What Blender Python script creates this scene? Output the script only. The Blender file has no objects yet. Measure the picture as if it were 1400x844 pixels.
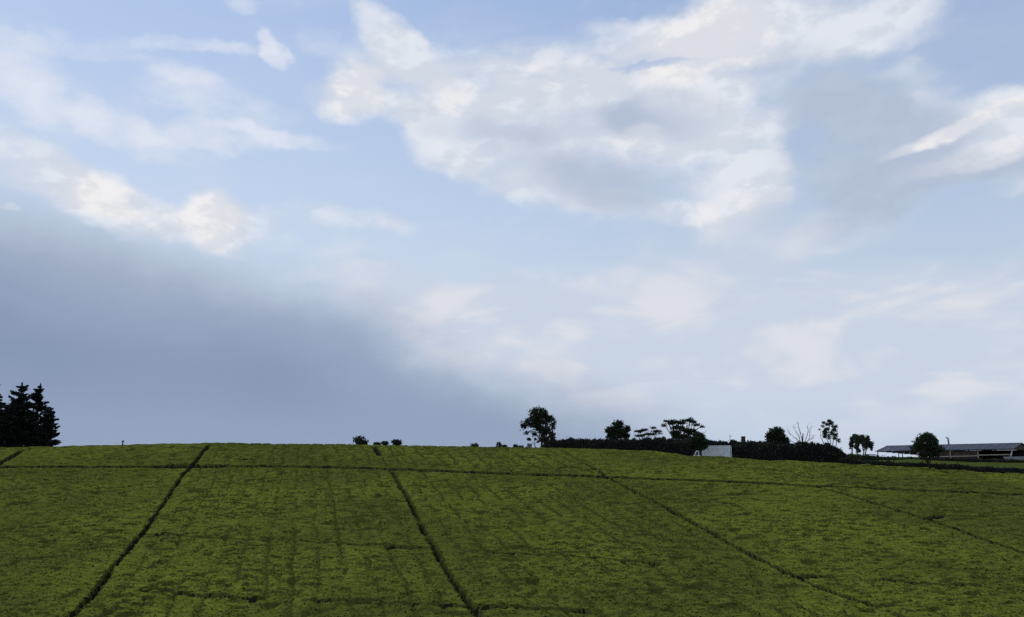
import bpy, bmesh, math, random
import numpy as np
from mathutils import Vector, Matrix

scene = bpy.context.scene
COL = scene.collection
R = math.radians

# ------------------------------------------------------------------ camera
PITCH = R(11.21)
FPX = 1100.0                       # focal length in pixels of the 1400 px wide photograph
CAMZ = 1.65
cam_data = bpy.data.cameras.new('camera')
cam_data.sensor_width = 36.0
cam_data.lens = 36.0 * FPX / 1400.0
cam_data.clip_start = 0.1
cam_data.clip_end = 20000.0
cam = bpy.data.objects.new('camera', cam_data)
COL.objects.link(cam)
cam.location = (0, 0, CAMZ)
cam.rotation_euler = (math.pi / 2 + PITCH, 0, 0)
scene.camera = cam

SP, CP = math.sin(PITCH), math.cos(PITCH)


def ray(px, py):
    """direction of a pixel as (x per metre of Y, z per metre of Y)"""
    a = (px - 700.0) / FPX
    b = (422.0 - py) / FPX
    y = CP - SP * b
    z = SP + CP * b
    return a / y, z / y


def at(px, py, Y):
    u, v = ray(px, py)
    return Vector((u * Y, Y, CAMZ + v * Y))


# ------------------------------------------------------------------ colour management
scene.view_settings.view_transform = 'Standard'
scene.view_settings.look = 'None'
scene.view_settings.exposure = 0.0
scene.view_settings.gamma = 1.0
scene.view_settings.use_curve_mapping = False
scene.render.engine = 'CYCLES'
scene.cycles.use_denoising = False
scene.cycles.max_bounces = 6
scene.cycles.diffuse_bounces = 3

# ------------------------------------------------------------------ sun
SUN_EL, SUN_AZ = 48.0, -62.0       # degrees above the horizon, degrees from the view axis (left is minus)
sun_data = bpy.data.lights.new('sun', 'SUN')
sun_data.energy = 0.7
sun_data.angle = R(16)
sun_data.color = (1.0, 0.95, 0.86)
sun = bpy.data.objects.new('sun', sun_data)
COL.objects.link(sun)
sd = Vector((math.sin(R(SUN_AZ)) * math.cos(R(SUN_EL)), math.cos(R(SUN_AZ)) * math.cos(R(SUN_EL)), math.sin(R(SUN_EL))))
sun.rotation_euler = sd.to_track_quat('Z', 'Y').to_euler()
sun.location = (-60, 40, 80)


# ------------------------------------------------------------------ node helper
class NT:
    def __init__(self, tree):
        self.t = tree

    def new(self, typ, **kw):
        n = self.t.nodes.new(typ)
        for k, v in kw.items():
            setattr(n, k, v)
        return n

    def put(self, sock, v):
        if isinstance(v, bpy.types.NodeSocket):
            self.t.links.new(v, sock)
        else:
            sock.default_value = v

    def m(self, op, a, b=None, c=None, clamp=False):
        n = self.new('ShaderNodeMath', operation=op, use_clamp=clamp)
        for i, v in enumerate((a, b, c)):
            if v is not None:
                self.put(n.inputs[i], v)
        return n.outputs[0]

    def vm(self, op, a, b=None, scale=None):
        n = self.new('ShaderNodeVectorMath', operation=op)
        self.put(n.inputs[0], a)
        if b is not None:
            self.put(n.inputs[1], b)
        if scale is not None:
            self.put(n.inputs[3], scale)
        return n.outputs['Value'] if op in ('DOT_PRODUCT', 'LENGTH') else n.outputs[0]

    def rng(self, v, a, b, c=0.0, d=1.0, smooth=True):
        n = self.new('ShaderNodeMapRange', interpolation_type='SMOOTHSTEP' if smooth else 'LINEAR')
        self.put(n.inputs[0], v)
        for i, w in enumerate((a, b, c, d)):
            self.put(n.inputs[1 + i], w)
        return n.outputs[0]

    def mix(self, f, a, b, mode='MIX'):
        n = self.new('ShaderNodeMix', data_type='RGBA', blend_type=mode)
        self.put(n.inputs[0], f)
        self.put(n.inputs[6], a if isinstance(a, bpy.types.NodeSocket) else (*a, 1))
        self.put(n.inputs[7], b if isinstance(b, bpy.types.NodeSocket) else (*b, 1))
        return n.outputs[2]

    def noise(self, vec, scale, detail=4, rough=0.5, dist=0.0, color=False):
        n = self.new('ShaderNodeTexNoise')
        self.put(n.inputs['Vector'], vec)
        n.inputs['Scale'].default_value = scale
        n.inputs['Detail'].default_value = detail
        n.inputs['Roughness'].default_value = rough
        n.inputs['Distortion'].default_value = dist
        return n.outputs['Color' if color else 0]


def lin(r, g, b):
    f = lambda c: (c / 255 / 12.92) if c / 255 <= 0.04045 else ((c / 255 + 0.055) / 1.055) ** 2.4
    return (f(r), f(g), f(b))


# ------------------------------------------------------------------ sky with clouds
SKY_STRENGTH = 0.1
world = bpy.data.worlds.new('World')
scene.world = world
world.use_nodes = True
world.node_tree.nodes.clear()
W = NT(world.node_tree)


def sc(c):
    return tuple(v / SKY_STRENGTH for v in c)


def q(px, py):
    """pixel -> azimuth and height above the horizon, in units of 1/1100 radian"""
    u, v = ray(px, py)
    return math.atan(u) * 1100, math.atan(v / math.sqrt(1 + u * u)) * 1100


gen = W.new('ShaderNodeTexCoord').outputs['Generated']
sep = W.new('ShaderNodeSeparateXYZ')
W.put(sep.inputs[0], gen)
dx, dy, dz = sep.outputs
az = W.m('MULTIPLY', W.m('ARCTAN2', dx, dy), 1100.0)
el = W.m('MULTIPLY', W.m('ARCSINE', dz), 1100.0)
comb = W.new('ShaderNodeCombineXYZ')
W.put(comb.inputs[0], az)
W.put(comb.inputs[1], el)
P0 = comb.outputs[0]
# noise space: the direction itself, flattened so that features come out wider than tall
D = W.vm('MULTIPLY', gen, (1.0, 1.0, 1.7))
warp = W.vm('SUBTRACT', W.noise(D, 7.0, 5, 0.55, color=True), (0.5, 0.5, 0.5))
warp = W.vm('MULTIPLY', warp, (95.0, 60.0, 0.0))
P = W.vm('ADD', P0, warp)
warp_f = W.vm('MULTIPLY', W.vm('SUBTRACT', W.noise(D, 26.0, 4, 0.6, color=True), (0.5, 0.5, 0.5)), (26.0, 20.0, 0.0))
P = W.vm('ADD', P, warp_f)


def blobs(items, src):
    tot = None
    for (px, py, rx, ry, rot, w) in items:
        X, Y = q(px, py)
        d = W.vm('SUBTRACT', src, (X, Y, 0.0))
        c_, s_ = math.cos(R(-rot)), math.sin(R(-rot))
        rx, ry = rx * 1.25, ry * 1.25
        e1 = W.vm('DOT_PRODUCT', d, (c_ / rx, s_ / rx, 0.0))
        e2 = W.vm('DOT_PRODUCT', d, (-s_ / ry, c_ / ry, 0.0))
        d2 = W.m('MULTIPLY_ADD', e1, e1, W.m('MULTIPLY', e2, e2))
        f = W.rng(d2, 0.0, 1.0, w, 0.0)
        tot = f if tot is None else W.m('ADD', tot, f)
    return tot


BODY = [  # the big broken cumulus
    (630, 125, 190, 52, 8, .7), (760, 135, 150, 72, 0, .85), (700, 225, 150, 55, 22, .85), (610, 205, 66, 34, 25, .6),
    (860, 190, 120, 100, 0, .85), (1000, 105, 170, 95, 0, .95), (1010, 34, 80, 56, 0, .9), (1130, 22, 140, 54, 0, .85),
    (1230, 26, 80, 34, 0, .55), (890, 50, 100, 20, 4, .75), (482, 126, 60, 38, -8, 1.1), (560, 150, 80, 34, 10, .7), (530, 50, 70, 28, 28, .8),
    (585, 88, 80, 26, 35, .6), (1012, 272, 75, 52, -25, .95), (1040, 220, 60, 56, 0, .8), (1190, 195, 105, 90, 20, .9),
    (1150, 285, 130, 42, -14, .5), (930, 288, 50, 18, 15, .5), (790, 258, 105, 38, 6, .7), (955, 175, 60, 70, 0, .5),
    (1335, 194, 130, 44, -10, 1.2), (1410, 190, 100, 52, -10, 1.1), (1300, 208, 90, 26, -8, .7),
    (1112, 195, 24, 36, 0, -.45), (985, 220, 40, 12, 0, -.3), (895, 84, 65, 5, 4, -.55), (655, 112, 36, 12, 10, -.35), (700, 103, 60, 5, 5, -.3), (1240, 250, 100, 40, -20, .35), (1180, 140, 90, 50, 0, .35)]
BANKTOP = [(50, 228, 80, 38, 25, 1.05), (125, 266, 52, 36, 12, 1.15), (205, 300, 100, 32, 8, 1.0), (303, 305, 42, 44, 0, 1.25),
           (345, 318, 60, 34, 0, .8), (420, 296, 60, 17, 10, .45), (500, 303, 75, 20, 12, .55), (14, 289, 10, 7, 0, 1.0),
           (450, 372, 90, 12, -4, .55)]
WISPS = [(290, 140, 110, 30, 2, .6), (185, 188, 85, 24, 15, .6), (310, 188, 110, 20, -8, .62), (405, 190, 80, 12, 5, .4),
         (15, 105, 60, 50, 20, .6), (80, 145, 70, 42, 30, .4), (270, 62, 95, 11, -6, .6), (371, 70, 17, 28, -35, .9),
         (120, 62, 80, 17, -8, .42), (230, 98, 60, 16, 4, .36), (320, 4, 26, 12, 0, .6), (430, 60, 40, 14, 0, .25), (600, 312, 40, 8, 0, .3), (700, 300, 60, 10, 0, .25)]
VEIL = [(560, 415, 150, 48, 22, .55), (640, 470, 130, 45, 22, .4), (690, 425, 220, 70, 6, .5), (880, 395, 230, 55, 0, .45), (1000, 460, 360, 100, 0, .5), (800, 485, 240, 75, 10, .5),
        (1250, 480, 260, 110, 0, .5), (1150, 545, 350, 60, 0, .45), (1000, 335, 150, 36, 0, .4), (880, 525, 190, 40, 12, .4),
        (1330, 390, 160, 50, 0, .3), (1100, 320, 140, 30, 0, .3)]
GREY = [(800, 165, 110, 38, 0, .55), (835, 250, 120, 45, 0, .85), (905, 155, 90, 42, 10, .75), (1205, 215, 115, 85, 10, 1.1), (720, 200, 90, 30, 20, .45),
        (1090, 110, 120, 50, 15, .55), (1340, 240, 110, 18, -8, .5), (620, 165, 90, 26, 0, .4), (1120, 300, 120, 40, 0, .7), (1385, 235, 90, 20, -10, .5), (1150, 150, 80, 60, 0, .6)]
BRIGHT = [(488, 118, 55, 34, -10, 1.), (622, 128, 40, 26, 0, .8), (955, 55, 110, 55, 0, .8), (760, 92, 120, 30, 0, .7),
          (700, 275, 60, 16, 42, .85), (650, 232, 70, 15, 38, .5), (878, 202, 50, 32, 0, .6), (998, 285, 55, 32, -20, .6), (125, 262, 46, 34, 0, 1.),
          (300, 302, 40, 42, 0, 1.2), (200, 300, 60, 16, 0, .7), (1335, 172, 120, 11, -14, .9), (1350, 218, 100, 15, -8, .6), (1060, 20, 120, 40, 0, .4),
          (960, 120, 110, 50, 0, .4), (880, 505, 40, 25, 0, .35), (1270, 505, 30, 15, 0, .4), (970, 500, 45, 22, 0, .35)]

fb = W.noise(D, 9.0, 7, 0.56)
fb2 = W.noise(W.vm('ADD', D, (-0.012, 0.0, 0.02)), 9.0, 7, 0.56)
fine = W.noise(D, 34.0, 5, 0.6)
relief = W.m('SUBTRACT', fb, fb2)
# away from the photographed part of the sky the same kind of broken cloud goes on
fwd = W.vm('DOT_PRODUCT', gen, (0.0, math.cos(R(14)), math.sin(R(14))))
outside = W.rng(fwd, math.cos(R(35)), math.cos(R(52)))
far_cl = W.m('MULTIPLY', W.rng(W.noise(D, 2.6, 7, 0.55), 0.44, 0.66, 0.0, 0.9), outside)

vor = W.new('ShaderNodeTexVoronoi', feature='SMOOTH_F1')
W.put(vor.inputs['Vector'], W.vm('ADD', D, W.vm('MULTIPLY', warp_f, (0.0006, 0.0006, 0.0))))
vor.inputs['Scale'].default_value = 15.0
vor.inputs['Detail'].default_value = 1.0
vor.inputs['Roughness'].default_value = 0.5
vor.inputs['Smoothness'].default_value = 0.7
puff = W.m('SUBTRACT', 0.62, vor.outputs['Distance'])          # rounded heads of the cumulus
nz = W.m('MULTIPLY', W.m('SUBTRACT', fb, 0.5), 1.15)
nzf = W.m('MULTIPLY', W.m('SUBTRACT', fine, 0.5), 0.4)
body = W.m('ADD', blobs(BODY + BANKTOP, P), far_cl)
a_body = W.rng(W.m('ADD', body, W.m('ADD', W.m('MULTIPLY_ADD', puff, 0.6, W.m('MULTIPLY', nz, 1.0)), nzf)), -0.12, 1.25, 0.0, 0.96)
a_body = W.m('MULTIPLY', a_body, W.rng(body, 0.0, 0.22))
wis = blobs(WISPS, P)
a_wisp = W.rng(W.m('ADD', wis, W.m('ADD', W.m('MULTIPLY', nz, 1.1), W.m('MULTIPLY', nzf, 1.4))), 0.08, 1.1, 0.0, 0.88)
veil = blobs(VEIL, P)
fv = W.noise(W.vm('MULTIPLY', D, (1.0, 1.0, 1.7)), 5.5, 6, 0.55, 0.7)
a_veil = W.rng(W.m('ADD', veil, W.m('MULTIPLY_ADD', W.m('SUBTRACT', fv, 0.5), 0.8, W.m('MULTIPLY', nz, 0.3))), -0.1, 1.05, 0.0, 0.92)
grey = W.rng(W.m('ADD', blobs(GREY, P), W.m('MULTIPLY', nz, 0.5)), 0.05, 1.1)
bri = W.rng(W.m('ADD', blobs(BRIGHT, P), W.m('MULTIPLY_ADD', puff, 0.35, W.m('MULTIPLY', nz, 0.1))), 0.02, 1.15)

nish = W.new('ShaderNodeTexSky', sky_type='NISHITA')
nish.sun_disc = False
nish.sun_elevation = R(SUN_EL)
nish.sun_rotation = R(SUN_AZ)
nish.air_density = 1.0
nish.dust_density = 0.4
nish.ozone_density = 2.0
sky = nish.outputs[0]
# high thin haze, thicker low down
haze_col = W.mix(W.rng(el, 230.0, 690.0, smooth=False), sc(lin(209, 223, 241)), sc(lin(170, 195, 237)))
hz = W.m('ADD', W.rng(el, 0.0, 650.0, 0.84, 0.76, smooth=False), W.rng(az, -700.0, 600.0, 0.10, -0.12))
sky = W.mix(hz, sky, haze_col)
# veil low on the right
sky = W.mix(a_veil, sky, W.mix(W.rng(W.m('MULTIPLY_ADD', puff, 0.35, fv), 0.36, 0.62), sc(lin(201, 211, 227)), sc(lin(222, 224, 231))))
sky = W.mix(W.rng(el, 110.0, 20.0, 0.0, 0.75), sky, sc(lin(190, 204, 225)))
sky = W.mix(a_wisp, sky, sc(lin(226, 231, 242)))
# the grey-blue bank low on the left: its upper edge runs down to the right
EDGE = [(-400, 190), (0, 250), (120, 288), (250, 318), (400, 352), (500, 396), (620, 458), (740, 502), (860, 538), (980, 575), (1200, 640)]
fc = W.new('ShaderNodeFloatCurve')
cv = fc.mapping.curves[0]
pts = []
for (x, y) in EDGE:
    X, Y = q(x, y)
    pts.append(((X + 1500) / 3000, (Y + 100) / 700))
pts = [(0.0, pts[0][1])] + pts + [(1.0, 0.0)]
cv.points[0].location = pts[0]
cv.points[1].location = pts[-1]
for p_ in pts[1:-1]:
    cv.points.new(*p_)
fc.mapping.update()
sepP = W.new('ShaderNodeSeparateXYZ')
W.put(sepP.inputs[0], W.vm('ADD', P0, W.vm('MULTIPLY', W.vm('ADD', warp, warp_f), (0.35, 0.5, 0))))
W.put(fc.inputs['Value'], W.m('DIVIDE', W.m('ADD', sepP.outputs[0], 1500.0), 3000.0, clamp=True))
edge = W.m('SUBTRACT', W.m('MULTIPLY', fc.outputs[0], 700.0), 100.0)
inside = W.m('SUBTRACT', edge, sepP.outputs[1])
rag = W.m('MULTIPLY', W.m('SUBTRACT', W.noise(D, 5.0, 6, 0.6), 0.5), W.rng(az, -700.0, 0.0, 60.0, 130.0))
inside = W.m('ADD', inside, rag)                 # how far below the bank's upper edge
a_bank = W.rng(inside, -34.0, W.rng(az, -500.0, 0.0, 85.0, 105.0))
a_bank = W.m('MULTIPLY', a_bank, W.rng(az, 120.0, 440.0, 1.0, 0.0))
a_bank = W.m('MULTIPLY', a_bank, W.rng(az, -1900.0, -1000.0, 0.0, 1.0))
bank_col = W.mix(W.rng(inside, 0.0, 190.0), sc(lin(170, 182, 204)), sc(lin(134, 151, 180)))
bank_col = W.mix(W.rng(el, 150.0, 0.0), bank_col, sc(lin(150, 165, 190)))
bank_col = W.mix(W.rng(W.noise(D, 4.0, 4, 0.5), 0.35, 0.7, 0.0, 0.25), bank_col, sc(lin(150, 164, 194)))
# cloud body colour: white tops, grey bellies
cl = W.mix(grey, sc(lin(226, 231, 239)), sc(lin(178, 191, 213)))
cl = W.mix(bri, cl, sc(lin(243, 241, 241)))
cl = W.mix(W.rng(relief, -0.06, 0.06, 0.45, 0.0), cl, sc(lin(190, 200, 216)))
a_body2 = W.m('MULTIPLY', a_body, W.m('SUBTRACT', 1.0, W.m('MULTIPLY', W.rng(inside, 10.0, 75.0), W.rng(az, 120.0, 440.0, 1.0, 0.0))))
sky = W.mix(a_bank, sky, bank_col)
sky = W.mix(a_body2, sky, cl)
bg = W.new('ShaderNodeBackground')
W.put(bg.inputs[0], sky)
bg.inputs[1].default_value = SKY_STRENGTH
wo = W.new('ShaderNodeOutputWorld')
W.t.links.new(bg.outputs[0], wo.inputs[0])
world.cycles.sampling_method = 'MANUAL'
world.cycles.sample_map_resolution = 512

# ------------------------------------------------------------------ materials
def mat(name, base, rough=0.8, spec=0.3, var=None, scale=4.0, metallic=0.0, bump=0.0, bscale=30.0, detail=4):
    m = bpy.data.materials.new(name)
    m.use_nodes = True
    m.node_tree.nodes.clear()
    n = NT(m.node_tree)
    out = n.new('ShaderNodeOutputMaterial')
    p = n.new('ShaderNodeBsdfPrincipled')
    p.inputs['Roughness'].default_value = rough
    p.inputs['Specular IOR Level'].default_value = spec
    p.inputs['Metallic'].default_value = metallic
    n.t.links.new(p.outputs[0], out.inputs[0])
    tc = n.new('ShaderNodeTexCoord').outputs['Object']
    if var is None:
        var = tuple(c * 0.65 for c in base)
    f = n.rng(n.noise(tc, scale, detail, 0.6), 0.32, 0.68)
    n.put(p.inputs['Base Color'], n.mix(f, var, base))
    if bump:
        b = n.new('ShaderNodeBump')
        b.inputs['Strength'].default_value = bump
        n.put(b.inputs['Height'], n.noise(tc, bscale, 4, 0.6))
        n.t.links.new(b.outputs[0], p.inputs['Normal'])
    return m


def leaf_mat(name, a, b, scale=1.2, trans=0.15):
    """thin leaves: diffuse with a little light coming through"""
    m = mat(name, a, 0.65, 0.10, b, scale)
    n = NT(m.node_tree)
    p = next(x for x in m.node_tree.nodes if x.type == 'BSDF_PRINCIPLED')
    out = next(x for x in m.node_tree.nodes if x.type == 'OUTPUT_MATERIAL')
    tr = n.new('ShaderNodeBsdfTranslucent')
    n.t.links.new(p.inputs['Base Color'].links[0].from_socket, tr.inputs[0])
    ms = n.new('ShaderNodeMixShader')
    ms.inputs[0].default_value = trans
    n.t.links.new(p.outputs[0], ms.inputs[1])
    n.t.links.new(tr.outputs[0], ms.inputs[2])
    n.t.links.new(ms.outputs[0], out.inputs[0])
    return m


def tea_mat(name, young, old, dark):
    m = bpy.data.materials.new(name)
    m.use_nodes = True
    m.node_tree.nodes.clear()
    n = NT(m.node_tree)
    out = n.new('ShaderNodeOutputMaterial')
    p = n.new('ShaderNodeBsdfPrincipled')
    p.inputs['Roughness'].default_value = 0.6
    p.inputs['Specular IOR Level'].default_value = 0.0
    n.t.links.new(p.outputs[0], out.inputs[0])
    tc = n.new('ShaderNodeTexCoord').outputs['Object']
    big = n.noise(n.vm('MULTIPLY', tc, (0.055, 0.045, 0.0)), 1.0, 5, 0.55)       # flushes of new growth, tens of metres
    mid = n.noise(n.vm('MULTIPLY', tc, (0.95, 1.25, 0.0)), 1.0, 4, 0.62)         # bush to bush
    sml = n.noise(tc, 5.0, 4, 0.65)                                              # leaf to leaf
    f = n.m('ADD', n.m('MULTIPLY', n.rng(big, 0.40, 0.62), 0.6), n.m('MULTIPLY', n.rng(mid, 0.36, 0.66), 0.4))
    c = n.mix(f, old, young)
    c = n.mix(n.rng(mid, 0.28, 0.44, 0.8, 0.0), c, dark)                         # unpruned, coarser bushes
    run = n.noise(n.vm('MULTIPLY', tc, (0.8, 3.4, 0.0)), 1.0, 4, 0.6)            # plucked strips along the contour
    c = n.mix(n.rng(run, 0.36, 0.56, 0.62, 0.0), c, dark)
    c = n.mix(n.rng(sml, 0.36, 0.62, 0.40, 0.0), c, dark)
    brown = n.rng(n.noise(n.vm('MULTIPLY', tc, (0.35, 0.35, 0.0)), 1.0, 3, 0.6), 0.66, 0.78, 0.0, 0.35)
    c = n.mix(brown, c, (0.11, 0.075, 0.02))                                     # plucked, browned shoots
    n.put(p.inputs['Base Color'], c)
    return m


M_TEA = tea_mat('tea_foliage', (0.212, 0.226, 0.029), (0.100, 0.121, 0.022), (0.038, 0.048, 0.011))
M_SHOOT = tea_mat('tea_shoot_leaves', (0.238, 0.252, 0.034), (0.112, 0.135, 0.024), (0.055, 0.068, 0.014))
M_OLD_SHADE = mat('old_leaves_shade', (0.074, 0.090, 0.018), 0.9, 0.0, (0.048, 0.059, 0.013), 3.0)  # old leaves, with the shade of steep sides and grooves in the colour
M_STEM_SHADE = mat('tea_stems_shade', (0.022, 0.022, 0.012), 0.95, 0.05, (0.012, 0.012, 0.008), 4.0)  # woody path flanks, their backlit shade painted into the colour
M_GROUND = mat('ground_cover', (0.092, 0.115, 0.022), 0.95, 0.0, (0.06, 0.075, 0.018), 0.35, bump=0.6, bscale=6)
M_SOIL = mat('path_soil', (0.024, 0.017, 0.011), 0.95, 0.05, (0.012, 0.009, 0.007), 1.5)
M_LEAF = leaf_mat('dark_leaves', (0.044, 0.060, 0.028), (0.018, 0.026, 0.015), trans=0.2)
M_HEDGE = leaf_mat('hedge_leaves', (0.036, 0.048, 0.024), (0.015, 0.021, 0.013), 0.5, 0.06)
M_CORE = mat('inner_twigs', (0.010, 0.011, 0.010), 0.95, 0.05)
M_NEEDLE = leaf_mat('conifer_needles', (0.024, 0.034, 0.023), (0.012, 0.017, 0.014), 0.8, 0.08)
M_GUM = leaf_mat('gum_leaves', (0.065, 0.080, 0.045), (0.030, 0.040, 0.024), trans=0.2)
M_BARK = mat('bark', (0.040, 0.032, 0.027), 0.95, 0.1, (0.020, 0.016, 0.014), 3.0, bump=0.5, bscale=12)
M_PALEBARK = mat('pale_bark', (0.16, 0.14, 0.12), 0.9, 0.1, (0.06, 0.05, 0.045), 2.0, bump=0.3, bscale=12)
M_DEAD = mat('dead_wood', (0.10, 0.09, 0.085), 0.9, 0.1, (0.06, 0.052, 0.05), 3.0)


# ------------------------------------------------------------------ names and labels
def tag(o, label=None, cat=None, group=None, kind=None):
    if label:
        o['label'] = label
    if cat:
        o['category'] = cat
    if group:
        o['group'] = group
    if kind:
        o['kind'] = kind
    return o


def empty(name, loc, label, cat, group=None, rz=0.0):
    o = bpy.data.objects.new(name, None)
    COL.objects.link(o)
    o.location = loc
    o.rotation_euler = (0, 0, rz)
    o.empty_display_size = 0.3
    return tag(o, label, cat, group)


def np_mesh(name, verts, faces, mats, parent=None, smooth=False, midx=None):
    """verts (n,3); faces (m,k) of one size"""
    verts = np.asarray(verts, np.float32)
    faces = np.asarray(faces, np.int32)
    k = faces.shape[1]
    me = bpy.data.meshes.new(name)
    me.vertices.add(len(verts))
    me.vertices.foreach_set('co', verts.ravel())
    me.loops.add(faces.size)
    me.loops.foreach_set('vertex_index', faces.ravel())
    me.polygons.add(len(faces))
    me.polygons.foreach_set('loop_start', np.arange(0, faces.size, k, dtype=np.int32))
    if not isinstance(mats, (list, tuple)):
        mats = [mats]
    for mm in mats:
        me.materials.append(mm)
    if midx is not None:
        me.polygons.foreach_set('material_index', np.asarray(midx, np.int32))
    me.polygons.foreach_set('use_smooth', np.full(len(faces), smooth))
    me.update(calc_edges=True)
    o = bpy.data.objects.new(name, me)
    COL.objects.link(o)
    if parent is not None:
        o.parent = parent
    return o


class MB:
    """collects boxes, bars and tubes, then links them as one mesh object"""
    def __init__(self):
        self.v, self.f = [], []

    def add(self, vs, fs):
        b = len(self.v)
        self.v += [tuple(p) for p in vs]
        self.f += [tuple(i + b for i in f) for f in fs]

    def box(self, x0, x1, y0, y1, z0, z1):
        self.add([(x, y, z) for z in (z0, z1) for y in (y0, y1) for x in (x0, x1)],
                 [(0, 2, 3, 1), (4, 5, 7, 6), (0, 1, 5, 4), (2, 6, 7, 3), (0, 4, 6, 2), (1, 3, 7, 5)])

    def tube(self, pts, rad, n=7, cap=True):
        pts = [Vector(p) for p in pts]
        rings = []
        for i, p in enumerate(pts):
            d = (pts[min(i + 1, len(pts) - 1)] - pts[max(i - 1, 0)]).normalized()
            a = d.cross(Vector((0.13, 0.98, 0.11)))
            if a.length < 1e-3:
                a = d.cross(Vector((1, 0, 0)))
            a.normalize()
            b = d.cross(a)
            r = rad[i] if isinstance(rad, (list, tuple)) else rad
            rings.append([p + (a * math.cos(t) + b * math.sin(t)) * r for t in (2 * math.pi * j / n for j in range(n))])
        vs = [v for r in rings for v in r]
        fs = []
        for i in range(len(pts) - 1):
            for j in range(n):
                k = (j + 1) % n
                fs.append((i * n + j, i * n + k, (i + 1) * n + k, (i + 1) * n + j))
        if cap:
            fs.append(tuple(range(n))[::-1])
            fs.append(tuple((len(pts) - 1) * n + j for j in range(n)))
        self.add(vs, fs)

    def bar(self, p, q_, w, h):
        """rectangular bar from p to q_"""
        p, q_ = Vector(p), Vector(q_)
        d = (q_ - p).normalized()
        up = Vector((0, 0, 1)) if abs(d.z) < 0.9 else Vector((0, 1, 0))
        a = d.cross(up).normalized()
        b = a.cross(d)
        self.add([e + a * sa * w / 2 + b * sb * h / 2 for e in (p, q_) for (sa, sb) in ((-1, -1), (1, -1), (1, 1), (-1, 1))],
                 [(3, 2, 1, 0), (4, 5, 6, 7), (0, 1, 5, 4), (1, 2, 6, 5), (2, 3, 7, 6), (3, 0, 4, 7)])

    def build(self, name, m, parent=None, smooth=False, bevel=0.0):
        me = bpy.data.meshes.new(name)
        me.from_pydata(self.v, [], self.f)
        bm = bmesh.new()
        bm.from_mesh(me)
        bmesh.ops.recalc_face_normals(bm, faces=bm.faces)
        bm.to_mesh(me)
        bm.free()
        me.materials.append(m)
        for p in me.polygons:
            p.use_smooth = smooth
        o = bpy.data.objects.new(name, me)
        COL.objects.link(o)
        if parent is not None:
            o.parent = parent
        if bevel:
            bv = o.modifiers.new('bevel', 'BEVEL')
            bv.width = bevel
            bv.segments = 2
        return o


# ------------------------------------------------------------------ terrain
SLOPE, DROP, CANOPY = 0.172, 17.06, 0.85      # the tea slope as a plane below the camera


def plane(Y):
    return -DROP + SLOPE * Y


SIL = [(-200, 617), (0, 612.5), (100, 610), (200, 607.5), (280, 606), (400, 607), (500, 608.5), (600, 610.5), (700, 612.5), (760, 613.5),
       (840, 616), (900, 619), (960, 624), (1000, 626), (1050, 628.8), (1075, 630), (1100, 631), (1125, 632.2), (1150, 633.4), (1180, 635.2), (1210, 637), (1270, 641), (1400, 647), (1600, 657)]
sx_, sr_ = [], []


def sstep(a, b, v):
    t = np.clip((v - a) / (b - a), 0, 1)
    return t * t * (3 - 2 * t)


for (px, py) in SIL:
    u, e = ray(px, py)
    # the plane reaches this height a little before the crest
    sr_.append(DROP / (SLOPE - e) - 3.0)
    sx_.append(u * sr_[-1])


def ridge(x):
    return np.interp(x, sx_, sr_)


def canopy_z(x, Y):
    """height of the plucked tea surface (and of the ground plus 0.85 m) relative to the world"""
    x, Y = np.asarray(x, float), np.asarray(Y, float)
    r = ridge(x)
    b = sstep(34, 42, x)
    k = 0.01 * (1 - b) + 0.05 * b
    sb = np.interp(x, [34, 44, 92, 108, 130], [-0.012, 0.034, 0.034, 0.026, 0.025])
    t = np.maximum(Y - r, 0)
    L = (SLOPE - sb) / (2 * k)
    tt = np.minimum(t, L)
    z = plane(np.minimum(Y, r)) + SLOPE * tt - k * tt * tt + sb * (t - tt)
    far = sstep(300, 800, Y)
    z = z * (1 - far) + (-24.0) * far
    # the near side: the bank the photographer stands on
    bank = -1.65 - 0.33 * np.maximum(Y - 1.5, 0) + CANOPY
    h = 1.5
    d = np.clip((bank - z) / h, -30, 30)
    z = z + h * np.log1p(np.exp(d))
    return z + CAMZ


def ground_z(x, Y):
    x, Y = np.asarray(x, float), np.asarray(Y, float)
    # beyond the field's right-hand edge the grass lies as high as the tea tops: a low terrace
    step = sstep(34, 42, x) * sstep(0.9, 3.0, Y - ridge(x) - 7.5 * (1 - sstep(34, 42, x)))
    return canopy_z(x, Y) - CANOPY * (1 - step)


# move the crest until it stands against the sky where the photograph has it
for _ in range(14):
    nr_ = []
    for (px, py), r0 in zip(SIL, sr_):
        u, e = ray(px, py)
        Yq = np.linspace(85, 132, 400)
        xq = u * Yq
        bq = sstep(34, 42, xq)
        zq = (canopy_z(xq, Yq) - CAMZ) / Yq
        zq = np.where(Yq < ridge(xq) + 8.0 * (1 - bq) + 0.5 * bq, zq, -9)
        nr_.append(r0 + 0.7 * (e - zq.max()) * r0 / SLOPE)
    sr_ = nr_
    sx_ = [ray(*s_)[0] * r_ for s_, r_ in zip(SIL, sr_)]
    o_ = np.argsort(sx_)
    assert (np.diff(sx_) > 0).all()


def gz(x, Y):
    return float(ground_z(x, Y))


def on_tea(px, py):
    """where the ray through a pixel meets the tea surface"""
    u, v = ray(px, py)
    Y = np.arange(40.0, 135.0, 0.05)
    below = CAMZ + v * Y <= canopy_z(u * Y, Y)
    i = int(np.argmax(below)) if below.any() else len(Y) - 1
    if not below.any():
        i = int(np.argmin(np.abs(CAMZ + v * Y - canopy_z(u * Y, Y))))
    return u * Y[i], Y[i]


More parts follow.
